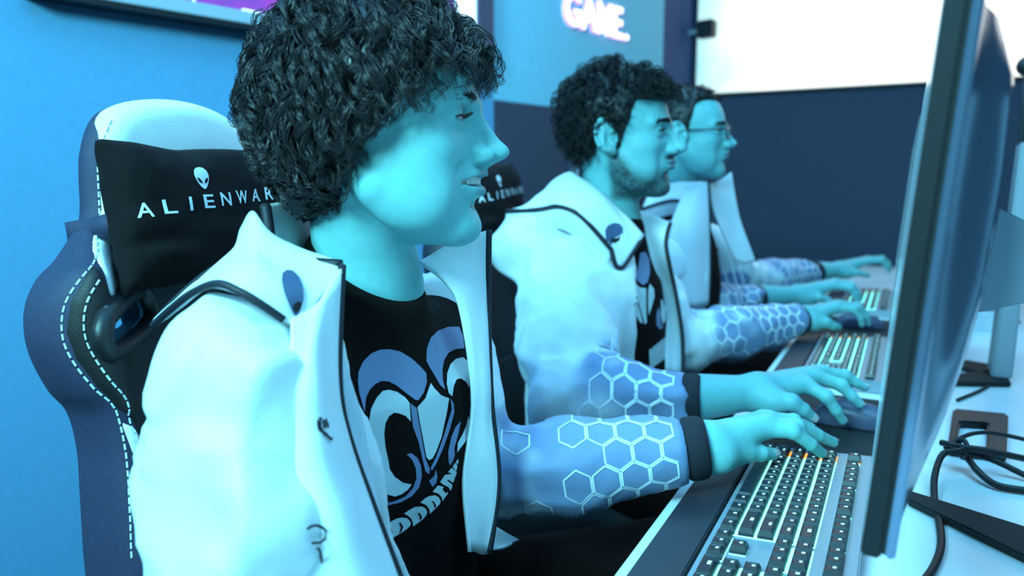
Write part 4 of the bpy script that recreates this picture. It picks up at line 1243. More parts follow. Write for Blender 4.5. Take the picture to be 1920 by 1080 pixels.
def hex_print(a, b, bvh, parent, loc, rc=0.019, s0=0.25, seed=3, up=(0, 0, 1), wid=0.0009, rad=0.05, name='hexagon_print', spread=0.0):
    """a line lattice of hexagons wrapped round the forearm from a (elbow) to b (cuff)"""
    rng = random.Random(seed)
    ax = b - a; Ln = np.linalg.norm(ax); ax /= Ln
    u = v3(*up); u = u - ax * (u @ ax); u /= np.linalg.norm(u); v = np.cross(ax, u)
    V, F = [], []
    def surf(s, t):
        th = t / rad; d = u * math.cos(th) + v * math.sin(th); c = a + ax * s
        k = bvh.ray_cast(Vector(c + d * 0.16), Vector(-d), 0.16)
        return None if k[0] is None else np.array(k[0]) + d * 0.0007
    nrow = int(2 * math.pi * rad / (rc * 1.5)); seen = set()
    for i in range(int(Ln / (rc * 1.732)) + 2):
        for j in range(-nrow // 2, nrow // 2 + 1):
            s = Ln - 0.012 - (i + 0.5 * (j % 2)) * rc * 1.732; t = j * rc * 1.5
            fr = s / Ln
            if fr < s0 or rng.random() > 0.42 + 0.9 * (fr - s0) / (1 - s0): continue
            c = [(s + rc * 0.93 * math.cos(math.radians(60 * k + 30)), t + rc * 0.93 * math.sin(math.radians(60 * k + 30))) for k in range(6)]
            for k in range(6):
                p0, p1 = c[k], c[(k + 1) % 6]
                if max(p0[0], p1[0]) > Ln - 0.004: continue
                pts = [surf(p0[0] + (p1[0] - p0[0]) * w_, p0[1] + (p1[1] - p0[1]) * w_) for w_ in (0, .33, .67, 1)]
                if any(q is None for q in pts): continue
                base_ = len(V)
                for m_, q in enumerate(pts):
                    e = pts[min(m_ + 1, 3)] - pts[max(m_ - 1, 0)]
                    nrm = q - (a + ax * ((q - a) @ ax)); nrm /= np.linalg.norm(nrm)
                    sd = np.cross(e, nrm); sd /= np.linalg.norm(sd) + 1e-9
                    V += [q + sd * wid - loc, q - sd * wid - loc]
                for m_ in range(3): F.append((base_ + 2 * m_, base_ + 2 * m_ + 1, base_ + 2 * m_ + 3, base_ + 2 * m_ + 2))
    ho = mesh_obj(name, V, F, M_hex, parent); ho['kind'] = 'stuff'; return ho
def cuff(parent, loc, a, b, r, m_=None):
    ax = (b - a) / np.linalg.norm(b - a); L_ = 0.028
    prof = [(0, r * .92), (.15, r * 1.04), (.5, r * 1.06), (.85, r * 1.02), (1, r * .92), (1.0, r * .8), (.3, r * .75)]
    u = np.cross(ax, v3(0, 0, 1)); u /= np.linalg.norm(u); v = np.cross(ax, u); V, F = [], []; n = 28
    for s, rr in prof:
        for k in range(n):
            th = 2 * math.pi * k / n; rib = 1 + 0.02 * (k % 2)
            V.append(b - ax * 0.004 + ax * s * L_ + rr * rib * (u * math.cos(th) + v * math.sin(th)) - loc)
    for i in range(len(prof) - 1):
        for k in range(n): F.append((i * n + k, i * n + (k + 1) % n, (i + 1) * n + (k + 1) % n, (i + 1) * n + k))
    return mesh_obj('cuff', V, F, m_ or M_cuff, parent, True)
def join_q(lst):
    V, Q, Cc, o = [], [], [], 0
    for v, q, c in lst:
        V.append(v); Q.append(q + o); Cc.append(c); o += len(v)
    return np.concatenate(V), np.concatenate(Q), np.concatenate(Cc)
def trousers(parent, loc, hips, knees, feet, r=0.085):
    def f(p):
        d = None
        for h_, k_, ft in zip(hips, knees, feet):
            e = smin(cone(p, h_, k_, r, r * .76), cone(p, k_, ft, r * .72, r * .6), 0.03)
            d = e if d is None else smin(d, e, 0.04)
        d = smin(d, cone(p, hips[0], hips[1], 0.10, 0.10), 0.05)
        return d - folds(p, 0.004, 14)
    a = np.array(hips + knees + feet)
    V, Q = mesh_sdf(f, a.min(0) - 0.14, a.max(0) + 0.14, 0.011, refine=0)
    fast_obj('trousers', V - loc, Q, M_pants, parent)
    for ft in feet:
        c = np.array([ft[0] + 0.05, ft[1], 0.045])
        V, Q = mesh_sdf(lambda p: smax(smin(ellip(p, c, (0.14, 0.048, 0.045)), ellip(p, c + v3(-.07, 0, .02), (.06, .045, .06)), .03), -(p[:, 2] - 0.004), .008), c - 0.2, c + 0.2, 0.011, refine=0)
        fast_obj('shoe', V - loc, Q, M_shoe, parent)
def hair_cap(f, lo, hi, res):
    V, Q = mesh_sdf(f, lo, hi, res, refine=0); return V, Q
CRC, CRR = np.array([-4., 0, 24.]), np.array([93., 73., 80.])
def scalp(n, seed):
    rng = np.random.RandomState(seed); v = rng.randn(n, 3); v /= np.linalg.norm(v, axis=1)[:, None]
    p = CRC + v * CRR; nr = v / CRR; nr /= np.linalg.norm(nr, axis=1)[:, None]
    return p, nr
def grow_hair(o, R, org, scale, parent, loc, material):
    """o: zmin(x) hairline for tips, root zmin, lengths; builds cap + strands as one part"""
    roots, nr = scalp(o['n'] * 3, o.get('seed', 4))
    keep = roots[:, 2] > np.interp(roots[:, 0], *zip(*o['rootline'])); roots, nr = roots[keep][:o['n']], nr[keep][:o['n']]
    if 'extra' in o:
        ec, er, en, test = o['extra']; rg = np.random.RandomState(77); v = rg.randn(en * 3, 3); v /= np.linalg.norm(v, axis=1)[:, None]
        ep = np.array(ec) + v * np.array(er); k = test(ep); ep, v = ep[k][:en], (v / np.array(er))[k][:en]; v /= np.linalg.norm(v, axis=1)[:, None]
        roots, nr = np.concatenate([roots, ep]), np.concatenate([nr, v])
    flow = o['flow'](roots, nr); dirs = nr * o.get('lift', 0.6) + flow
    tipline = list(zip(*o['tipline']))
    def push(p, d, t):
        q = (p - CRC) / (CRR + o.get('gap', 9.0)); k = np.linalg.norm(q, axis=1)
        out = (q / (CRR + o.get('gap', 9.0))); out /= np.linalg.norm(out, axis=1)[:, None] + 1e-9
        d = d + out * (np.clip(1.02 - k, 0, 0.3) * 8)[:, None] - out * (np.clip(k - 1.0 - o.get('puff', 0.2), 0, 0.4) * 4)[:, None]
        if 'steer' in o: d = o['steer'](p, d, t)
        return d
    rng = np.random.RandomState(o.get('seed', 4) + 50)
    L_ = np.full(len(roots), 1.0) * (o['len'](roots) if callable(o['len']) else o['len']) * (0.75 + 0.5 * rng.rand(len(roots)))
    # shorten what would fall below the tip line
    p = roots.copy(); d = dirs / np.linalg.norm(dirs, axis=1)[:, None]; st = 18; stop = np.full(len(p), st)
    for s in range(st):
        d = d + np.asarray(o['grav']) * (1 - o.get('stiff', .6)) * (0.4 + 0.6 * s / st); d = push(p, d, s / st); d /= np.linalg.norm(d, axis=1)[:, None]
        p = p + d * (L_ / st)[:, None]
        low = p[:, 2] < np.interp(p[:, 0], *tipline) + o.get('ragged', 5.0) * (rng.rand(len(p)) - 0.3)
        stop = np.where(low & (stop == st), s, stop)
    L2 = L_ * np.maximum(stop, 3) / st
    V, Q = strands(roots - nr * 2, dirs, L2, o['curl'], o['wave'], o['grav'], 3, o.get('steps', 18), o['per'], o['spread'], o['rad'], push, seed=o.get('seed', 4), stiff=o.get('stiff', .6))
    def capf(p):
        d = ellip(p, CRC, CRR + o['cap']) + 2.5 * vnoise(p * 0.09) + 1.5 * vnoise(p * 0.2)
        if 'capextra' in o: d = o['capextra'](p, d)
        zl = np.interp(p[:, 0], *zip(*o['capline']))
        return smax(d, zl - p[:, 2], 6.0)
    cv, cq = mesh_sdf(capf, (-125, -105, -125), (125, 105, 130), 4.5, refine=0)
    V = np.concatenate([V, cv]); Q = np.concatenate([Q, cq + len(V) - len(cv)])
    return fast_obj('hair', place(V * scale, R, org) - loc, Q, material, parent)
def brows(R, org, scale, parent, loc, material, pts, n=90, seed=2, rad=0.45, length=9):
    for s in (1, -1):
        rng = np.random.RandomState(seed)
        c = catmull([np.array([x, y * s, z], float) for x, y, z in pts], 8)
        t = rng.rand(n) * (len(c) - 1.01); i = t.astype(int); fr = (t - i)[:, None]
        roots = c[i] * (1 - fr) + c[i + 1] * fr + rng.randn(n, 3) * np.array([0.6, 0.4, 1.6])
        tang = c[np.minimum(i + 1, len(c) - 1)] - c[i]; tang /= np.linalg.norm(tang, axis=1)[:, None] + 1e-9
        V, Q = strands(roots, tang + np.array([0.15, 0, 0.35]) + rng.randn(n, 3) * .15, np.full(n, float(length)), 0.2, 30, (0, 0, -.2), 3, 5, 1, 0.2, rad, seed=seed)
        fast_obj('eyebrow', place(V * scale, R, org) - loc, Q, material, parent)
# ------------------------------------------------------------------ first man: curly hair, smiling
def local_mm(pw, R, org, scale): return ((np.asarray(pw) - org) @ R) * 1000.0 / scale
def man_one():
    root = tag(empty('person', (-0.52, 0.60, 0)), 'smiling man with dark curly hair in an open white jacket, nearest the camera', 'person')
    loc = np.array(root.location)
    HR = frame(24, 0, 0); sc = 1.05
    org = P(897, 224, 0.72) - HR @ v3(0.093, 0, 0) * sc
    N = P(692, 615, 0.79)
    nb = local_mm(N, HR, org, sc); nb2 = local_mm(N + v3(-0.02, 0, -0.06), HR, org, sc)
    o = dict(neck=(nb + np.array([0, 0, 40.]), 51, nb2), smile=1.0, gap=3.6, open=3.2, full=3.0, ear=False, zlo=-260, nose=1.1, jaw=2.0)
    hv, hq, hc = make_head(o, HR, org, sc, 1.85, SKIN)
    # left hand on the keyboard, right hand on the mouse out of the picture
    L_h = dict(wrist=PZ(1316, 836, .806), elbow=P(1180, 850, .92), s=1.0,
        fingers=[[PZ(1430, 804, .816), PZ(1486, 808, .815), PZ(1520, 833, .796), PZ(1541, 850, .7785)],
                 [PZ(1438, 795, .819), PZ(1494, 799, .817), PZ(1533, 816, .800), PZ(1562, 829, .785)],
                 [PZ(1440, 786, .816), PZ(1488, 789, .812), PZ(1518, 803, .796), PZ(1536, 814, .782)],
                 [PZ(1430, 783, .808), PZ(1468, 788, .803), PZ(1492, 797, .792), PZ(1506, 804, .781)]],
        thumb=[PZ(1350, 856, .796), PZ(1396, 850, .792), PZ(1427, 850, .789), PZ(1449, 851, .784)], nail_dir=(0.2, -0.75, 0.6))
    R_w = v3(-0.17, 0.40, 0.795)
    def simple_hand(w_, fw, up, left, s=1.0, z=0.775):
        fs = []
        for i, k in enumerate((1.5, .5, -.5, -1.5)):
            m_ = w_ + fw * 0.088 + left * 0.019 * k + up * 0.012
            fs.append([m_, m_ + fw * .042 + up * .004, m_ + fw * .066 - up * .010, m_ + fw * .080 - up * .026])
        th = [w_ + fw * .03 + left * .022, w_ + fw * .062 + left * .042 - up * .006, w_ + fw * .090 + left * .046 - up * .012, w_ + fw * .110 + left * .046 - up * .018]
        return dict(wrist=w_, fingers=fs, thumb=th, s=s)
    R_h = simple_hand(R_w, v3(.97, .2, 0), v3(0, 0, 1), v3(-.2, .97, 0)); R_el = v3(-0.44, 0.33, 0.74)
    R_h['elbow'] = R_w + (R_el - R_w) * 0.22
    parts = [(hv, hq, hc)]
    for h in (L_h, R_h):
        v, q = hand_mesh(h, 0.0026); parts.append((v, q, np.tile(SKIN * 1.0, (len(v), 1))))
    TF = frame(-5, -6)
    shR, shL = P(446, 716, .62), P(834, 610, .945)
    ts = torso_sdf(N, TF, -0.02, 1.0, [shR, shL], 0.03)
    arms = lambda p: smin(ts(p), np.minimum(chain(p, [shR, v3(*P(440, 1330, .57)), R_h['elbow']], [.04, .036, .034], .02), chain(p, [shL, P(900, 882, .935), L_h['elbow']], [.04, .036, .034], .02)), .03)
    v, q = mesh_sdf(arms, N + v3(-.3, -.40, -.65), N + v3(.45, .45, .1), 0.016, refine=0)
    parts.append((v, q, np.tile(SKIN, (len(v), 1))))
    V, Q, Cc = join_q(parts)
    fast_obj('body', V - loc, Q, M_skin, root, True, {'Col': Cc})
    eye_balls(HR, org, sc, root, loc, (1, 0.05, -0.25))
    nails(L_h, root, loc)
    lashes(HR, org, sc, root, loc, 3.2, M_hair, 9.0)
    # teeth
    for k in range(-5, 6):
        a = k * 0.165
        x, y = 54 + 38 * math.cos(a), 33 * math.sin(a) * 1.2
        bm = bmesh.new(); add_box(bm, (0, 0, 0), (5.0, 7.6 - abs(k) * .4, 11.0 - abs(k) * .5), Matrix.Rotation(math.atan2(y * .8, 35), 3, 'Z'), 1.3, 2)
        Vt = np.array([v.co[:] for v in bm.verts]) + np.array([x, y * .8, -53.6 - abs(k) * .35])
        for v, c in zip(bm.verts, Vt): v.co = Vector(place((c[None]) * sc, HR, org)[0] - loc)
        bm_obj('tooth', bm, M_teeth, root, True)
    # hair
    tip = [(-140, -70), (-105, -92), (-53, -104), (-33, -90), (-9, -55), (6, -28), (30, -14), (55, -4), (69, 2), (96, 13), (125, 20)]
    rootl = [(-110, -62), (-50, -58), (-25, -40), (0, -28), (20, -8), (45, 30), (70, 52), (95, 60)]
    def flow(r, n):
        ph = np.stack([-0.25 + 1.1 * sm(r[:, 0], -20, 60) + 0.55 * np.random.RandomState(3).randn(len(r)), np.sign(r[:, 1]) * 0.35, np.where(r[:, 2] > 60, 0.1, -0.6)], 1)
        return ph
    def steer(p, d, t):
        fr = (p[:, 0] > 72) & (p[:, 2] < 46)
        d = d + np.where(fr[:, None], np.array([-0.25, 0, -0.3]), 0)
        return d
    hair = dict(n=1080, rootline=rootl, tipline=tip, flow=flow, lift=0.75, gap=5, puff=0.19, steer=steer, len=lambda r: np.where(r[:, 0] < -40, np.where(r[:, 2] < 10, 112.0, 88.0), np.where(r[:, 0] > 35, 68.0, 84.0)),
                curl=6.5, wave=42.0, grav=(0.0, 0, -1), stiff=0.62, per=8, spread=1.5, rad=0.45, steps=20, cap=np.array([4., 13., 10.]), ragged=16, seed=11,
                capline=[(-130, -88), (-105, -88), (-53, -92), (-33, -78), (-9, -46), (6, -18), (25, 6), (45, 34), (69, 40), (96, 44), (125, 50)],
                extra=((-62, 0, -50), (36, 62, 48), 330, lambda p: (p[:, 0] < -15) & (p[:, 2] < 5) & (p[:, 2] > -96)),
                capextra=lambda p, d: smin(d, ellip(p, (-60, 0, -48), (36, 62, 48)), 20))
    grow_hair(hair, HR, org, sc, root, loc, M_hair)
    brows(HR, org, sc, root, loc, M_hair, [(92, 9, 12), (89, 24, 17), (76, 43, 14)], 80)
    # tee
    tee = torso_sdf(N, TF, 0.0, 1.0, [shR, shL], 0.05)
    neck_axis = (org + HR @ v3(-.022, 0, -.04)) - N
    ncut = P(712, 512, .765); ncn = TF[:, 2] * 0.86 + TF[:, 0] * 0.5
    def tee_f(p):
        d = smin(tee(p), cone(p, N - v3(0, 0, .02), N + neck_axis * 0.45, 0.066, 0.058), 0.03)
        d = d - folds(p, 0.0022, 13, 2.0)
        d = smax(d, (p - ncut) @ ncn, 0.006)
        return d
    tv_, tq = mesh_sdf(tee_f, N + v3(-.3, -.36, -.62), N + v3(.3, .36, .12), 0.0065)
    tee_o = fast_obj('t_shirt', tv_ - loc, tq, M_tee, root)
    tb = bvh_of(tv_, tq); th = cam_hit(tb)
    def px4(l, s=1 / 3, ox=640, oy=600): return [(ox + x * s, oy + y * s) for x, y in l]
    blue = [[(90,340),(95,290),(120,235),(165,190),(215,168),(270,165),(330,178),(390,215),(440,260),(475,300),(478,350),(460,410),(430,452),(410,448),(360,410),(310,370),(265,347),(225,343),(190,360),(155,395),(135,440),(128,520),(115,470),(98,410)],
            [(385,468),(400,480),(420,495),(430,560),(445,640),(470,780),(495,840),(490,868),(470,850),(455,790),(430,680),(400,600)],
            [(610,440),(628,470),(632,520),(605,620),(570,720),(530,810),(505,848),(500,830),(530,770),(570,660),(600,560),(618,500)],
            [(475,230),(478,160),(500,100),(540,60),(600,40),(660,40),(680,90),(690,160),(640,165),(600,185),(575,225),(565,280),(568,340),(582,392),(555,370),(520,310),(490,260)],
            [(600,800),(598,740),(615,660),(640,600),(668,570),(655,640),(632,720),(635,760),(625,790),(610,818)],
            [(365,755),(390,748),(425,775),(445,820),(450,880),(435,940),(395,990),(330,1025),(255,1042),(250,1030),(300,1018),(360,990),(400,945),(420,890),(415,830),(395,785)],
            [(490,905),(520,875),(528,840),(538,880),(530,915),(510,938)]]
    whit = [[(150,640),(155,560),(165,500),(195,440),(230,400),(265,393),(310,405),(355,435),(380,465),(388,570),(360,540),(325,525),(295,520),(265,540),(245,580),(238,640),(245,710),(262,790),(270,840),(300,885),(345,915),(392,925),(370,955),(335,980),(300,992),(255,980),(215,950),(190,905),(170,830),(155,740)],
            [(425,490),(470,440),(500,355),(520,385),(560,425),(603,440),(590,520),(560,660),(530,740),(510,778),(490,788),(475,770),(455,660),(438,570)],
            [(590,360),(592,300),(610,250),(640,220),(680,210),(705,230),(715,300),(716,380),(700,350),(670,330),(645,335),(630,370),(620,430),(600,410)],
            [(648,745),(652,690),(680,640),(700,590),(710,540),(720,580),(735,615),(715,655),(690,690)]]
    lett = [[(160,875),(190,880),(215,900),(225,940),(215,985),(190,1005),(170,970)],
            [(230,850),(260,820),(320,790),(370,780),(430,785),(460,810),(475,840),(470,870),(440,900),(380,945),(330,975),(250,1020),(210,1040),(195,1020),(260,980),(270,940),(255,900),(235,870)],
            [(400,735),(450,700),(520,660),(600,655),(640,675),(660,710),(655,745),(620,790),(570,830),(500,880),(500,840),(480,790),(440,755)],
            [(582,610),(640,560),(680,540),(750,530),(790,555),(810,595),(800,630),(760,670),(690,740),(685,690),(650,640)],
            [(720,490),(780,420),(845,435),(830,465),(870,510),(890,490),(890,510),(860,555),(830,595),(820,550),(780,510)],
            [(805,380),(860,300),(930,290),(965,310),(970,340),(950,390),(890,350),(885,365),(940,410),(940,440),(920,480),(900,440),(840,410)],
            [(893,270),(935,220),(985,265),(990,280),(975,325),(930,285)], [(945,210),(970,165),(1000,200),(985,260)], [(980,160),(1005,120),(1012,150),(1000,185)]]
    slit = [[(335,835),(360,835),(385,880),(370,930),(335,960),(355,920),(360,880)], [(545,725),(570,725),(598,765),(590,795),(570,800),(575,770)], [(705,598),(725,595),(755,640),(750,668),(738,665),(730,625)]]
    for l in blue: decal('shirt_print_blue', [px4(l)], th, M_pviolet, tee_o, loc, 0.0008, 9)
    for l in whit: decal('shirt_print_white', [px4(l)], th, M_pwhite, tee_o, loc, 0.0008, 9)
    for l in lett: decal('shirt_letter', [px4(l, 1 / 6, 690, 840)], th, M_pwhite, tee_o, loc, 0.0008, 9)
    for l in slit: decal('letter_slit', [px4(l, 1 / 6, 690, 840)], th, M_tee, tee_o, loc, 0.0014, 9)
    # jacket: back, shoulders and sleeves
    elR, elL = v3(*P(440, 1330, .57)), P(892, 884, .935)
    wrR, wrL = R_w - v3(0.05, 0.01, -.005), P(1283, 842, .905)
    jt = torso_sdf(N, TF, 0.022, 1.02, [shR, shL], 0.035)
    edge_px = [(640, 497), (634, 600), (632, 720), (655, 820), (690, 930), (745, 1080), (790, 1200)]
    eu = []
    for a, b in edge_px:
        r = ray(a, b); pl = N + TF[:, 0] * 0.125; t = ((pl - CAM) @ TF[:, 0]) / (r @ TF[:, 0]); q = (CAM + r * t - N) @ TF
        eu.append((q[2], q[1]))
    eu.sort(); EU, EL = zip(*eu); EL = np.maximum(EL, -0.10)
    def sleeves(p):
        d = chain(p, [shR, shR + (elR - shR) * .35, elR], [.058, .060, .056], .03)
        d = smin(d, cone(p, elR, wrR, .056, .036), .05)
        dl = chain(p, [shL, shL + (elL - shL) * .5, elL], [.046, .047, .050], .03)
        dl = smin(dl, chain(p, [elL, elL + (wrL - elL) * .45, wrL], [.052, .050, .034], .03), .03)
        return np.minimum(d, dl)
    RIDGES = [([P(335, 846, .578), P(401, 858, .556), P(473, 926, .549), P(536, 993, .556), P(592, 1037, .590)], [.006, .011, .012, .011, .006]),
              ([P(425, 622, .575), P(492, 700, .566), P(545, 830, .580)], [.005, .010, .005]), ([P(350, 640, .60), P(330, 760, .578), P(345, 900, .565)], [.004, .009, .004]),
              ([P(440, 1060, .536), P(500, 990, .54), P(560, 950, .56)], [.004, .009, .004])]
    def jac(p):
        q = (p - N) @ TF
        d = jt(p)
        le = np.interp(q[:, 2], EU, EL)
        wedge = np.maximum(np.maximum(le - q[:, 1], q[:, 1] - 0.25), -(q[:, 0] + 0.01))
        d = smax(d, -wedge, 0.004)
        d = smin(d, sleeves(p), 0.045)
        d = smax(d, cone(p, N - v3(0, 0, .06), N + neck_axis, 0.070, 0.075) * -1, 0.008)
        for pts_, r_ in RIDGES: d = smin(d, chain(p, pts_, r_, 0.01), 0.022)
        d = d - folds(p, 0.0075, 9, 5.0) - folds(p, 0.0026, 24, 1.0) * (1 + 1.5 * np.exp(-(np.linalg.norm(p - elL, axis=1) / .09) ** 2))
        out1 = (p - wrL) @ ((wrL - elL) / np.linalg.norm(wrL - elL)); 
        near = np.linalg.norm(p - wrL, axis=1) < 0.08
        return np.where(near, smax(d, out1, .004), d)
    jv, jq = mesh_sdf(jac, N + v3(-.34, -.40, -.60), v3(-0.10, 1.05, 1.12), 0.0068)
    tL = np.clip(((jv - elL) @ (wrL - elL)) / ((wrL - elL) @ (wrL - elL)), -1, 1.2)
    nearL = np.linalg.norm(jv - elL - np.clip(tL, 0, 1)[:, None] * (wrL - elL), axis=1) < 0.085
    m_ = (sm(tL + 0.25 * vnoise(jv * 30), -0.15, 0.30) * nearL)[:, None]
    jc = WHITE * (1 - m_) + FORE_PRINT_SHADE * m_  # shaded forearm tone blended into the cloth colour towards the cuff
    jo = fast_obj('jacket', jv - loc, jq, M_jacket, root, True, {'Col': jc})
    jb = bvh_of(jv, jq)
    hex_print(elL, wrL, jb, jo, loc, 0.0195, 0.22, 3, wid=0.0010)
    cuff(jo, loc, elL, wrL + (wrL - elL) * 0.01, 0.036)
    cuff(jo, loc, elR, wrR + (wrR - elR) / np.linalg.norm(wrR - elR) * 0.02, 0.038)
    # hood and collar
    hood = sheet_pts([[(287, 610, .69), (330, 572, .64), (392, 533, .60), (450, 547, .585), (505, 581, .59), (556, 617, .605)],
                      [(290, 604, .71), (345, 553, .675), (410, 510, .635), (470, 508, .61), (532, 533, .61), (602, 560, .625)],
                      [(294, 598, .725), (358, 538, .70), (426, 487, .675), (472, 472, .65), (506, 476, .645), (640, 497, .65)],
                      [(300, 592, .735), (366, 528, .725), (440, 476, .71), (456, 428, .70), (478, 398, .69), (507, 464, .68)]])
    hd = sheet_obj('hood', hood, M_jacket, jo, loc, 0.005, 0.004, 2)
    coll = sheet_pts([[(500, 384, .70), (545, 378, .75), (600, 385, .81)], [(508, 430, .69), (548, 432, .745), (602, 440, .80)], [(514, 478, .68), (552, 482, .735), (606, 500, .79)]])
    sheet_obj('collar', coll, M_jacket, jo, loc, 0.004, 0.002, 5)
    def pipe(pts, r=0.0035, name='piping'): return tube_obj(name, [np.asarray(q) - loc for q in pts], r, M_trim_black, jo, 8, 6)
    pipe([hood[i, 0] for i in range(0, hood.shape[0], 6)] , 0.0034)
    pipe([hood[i, -1] for i in range(0, int(hood.shape[0] * .62), 5)], 0.0035)
    pipe([P(498, 386, .695), P(504, 430, .685), P(508, 466, .675), P(530, 483, .66), P(580, 492, .652), P(640, 497, .648)], 0.0052)
    # front panels
    rp = sheet_pts([[(545, 600, .600), (602, 558, .615), (641, 497, .645)], [(545, 700, .575), (592, 690, .58), (634, 700, .625)], [(548, 800, .570), (600, 800, .575), (650, 810, .625)],
                    [(560, 930, .565), (625, 930, .57), (692, 932, .622)], [(570, 1100, .565), (670, 1100, .575), (755, 1100, .622)], [(570, 1250, .565), (700, 1250, .58), (810, 1250, .63)]])
    rpo = sheet_obj('front_panel', rp, M_jacket, jo, loc, 0.004, 0.005, 8)
    pipe([rp[-1, j] for j in range(0, rp.shape[1], 3)], 0.0038, 'zip_edge')
    lin = sheet_pts([[(638, 660, .632), (645, 680, .637)], [(640, 760, .632), (676, 775, .645)], [(655, 820, .634), (690, 850, .648)], [(690, 930, .634), (712, 960, .648)], [(722, 1010, .636), (726, 1020, .64)]], 4, 4)
    sheet_obj('inner_lining', lin, M_lining, jo, loc, 0.003)
    lp_ = sheet_pts([[(785, 492, .80), (825, 466, .805), (870, 446, .81), (916, 431, .82)], [(836, 532, .79), (864, 516, .80), (890, 508, .81), (915, 505, .82)], [(864, 592, .79), (882, 586, .80), (898, 583, .81), (914, 580, .82)],
                     [(884, 760, .80), (897, 760, .805), (910, 760, .81), (921, 760, .82)], [(868, 900, .79), (890, 900, .80), (912, 900, .81), (934, 900, .82)],
                     [(880, 1035, .78), (893, 1035, .79), (905, 1040, .80), (917, 1037, .805)]])
    sheet_obj('front_panel', lp_, M_jacket, jo, loc, 0.004, 0.004, 4)
    pipe([lp_[-1, j] for j in range(0, lp_.shape[1], 3)], 0.0040, 'zip_edge')
    hem = sheet_pts([[(925, 985, .87), (950, 1000, .89), (972, 1012, .90)], [(918, 1010, .862), (940, 1022, .88), (965, 1016, .895)], [(922, 1032, .86), (935, 1030, .87), (955, 1022, .885)]], 4, 4)
    sheet_obj('hem', hem, M_jacket, jo, loc, 0.004)
    # printed emblem and small marks
    Ga = np.concatenate([hood.reshape(-1, 3)]); idx = np.arange(hood.shape[0] * hood.shape[1]).reshape(hood.shape[:2])
    qh = np.stack([idx[:-1, :-1], idx[1:, :-1], idx[1:, 1:], idx[:-1, 1:]], -1).reshape(-1, 4)
    idr = np.arange(rp.shape[0] * rp.shape[1]).reshape(rp.shape[:2]) + len(Ga)
    qr = np.stack([idr[:-1, :-1], idr[1:, :-1], idr[1:, 1:], idr[:-1, 1:]], -1).reshape(-1, 4)
    hb = cam_hit(bvh_of(np.concatenate([Ga, rp.reshape(-1, 3)]), np.concatenate([qh, qr])))
    em_ = [(527, 520), (536, 514), (548, 515), (558, 526), (564, 545), (564, 565), (558, 582), (550, 597), (545, 590), (535, 568), (528, 548), (525, 532)]
    decal('alien_emblem', [em_], hb, M_emblem, jo, loc, 0.0045, 8)
    decal('emblem_eye', [[(544, 574), (552, 568), (560, 570), (556, 582), (548, 588), (543, 583)]], hb, M_jacket, jo, loc, 0.0055, 8)
    def arc(pts, w_=2.6):
        pts = np.array(pts, float); t = np.gradient(pts, axis=0); n = np.stack([-t[:, 1], t[:, 0]], 1); n /= np.linalg.norm(n, axis=1)[:, None]
        a, b = pts + n * w_, pts - n * w_
        return [[tuple(a[i]), tuple(a[i + 1]), tuple(b[i + 1]), tuple(b[i])] for i in range(len(pts) - 1)]
    big = cam_hit(bvh_of(np.concatenate([jv, rp.reshape(-1, 3)]), np.concatenate([jq, qr - len(Ga) + len(jv)])))
    a1 = [(594 - 4 * math.sin(t * 3.14) + 20 * t ** 2, 783 + 44 * t) for t in np.linspace(0, 1, 9)]
    decal('printed_ring', arc(a1), big, M_trim_black, jo, loc, 0.0045, 6)
    decal('printed_mark', arc([(598, 788), (602, 804)], 1.6) + arc([(602, 786), (607, 803)], 1.6), big, M_trim_black, jo, loc, 0.0045, 6)
    a2 = [(584 + 18 * math.cos(t), 1001 + 15 * math.sin(t)) for t in np.linspace(-2.6, 2.0, 18)]
    decal('printed_ring', arc(a2), big, M_trim_black, jo, loc, 0.0045, 6)
    decal('printed_mark', arc([(586, 1024), (593, 1036), (596, 1050)]), big, M_trim_black, jo, loc, 0.0045, 6)
    trousers(root, loc, [v3(-.56, .52, .57), v3(-.56, .70, .57)], [v3(-.20, .42, .58), v3(-.26, 0.99, .58)], [v3(-.15, .40, .10), v3(-.20, 1.0, .10)])
    return root
man_one()
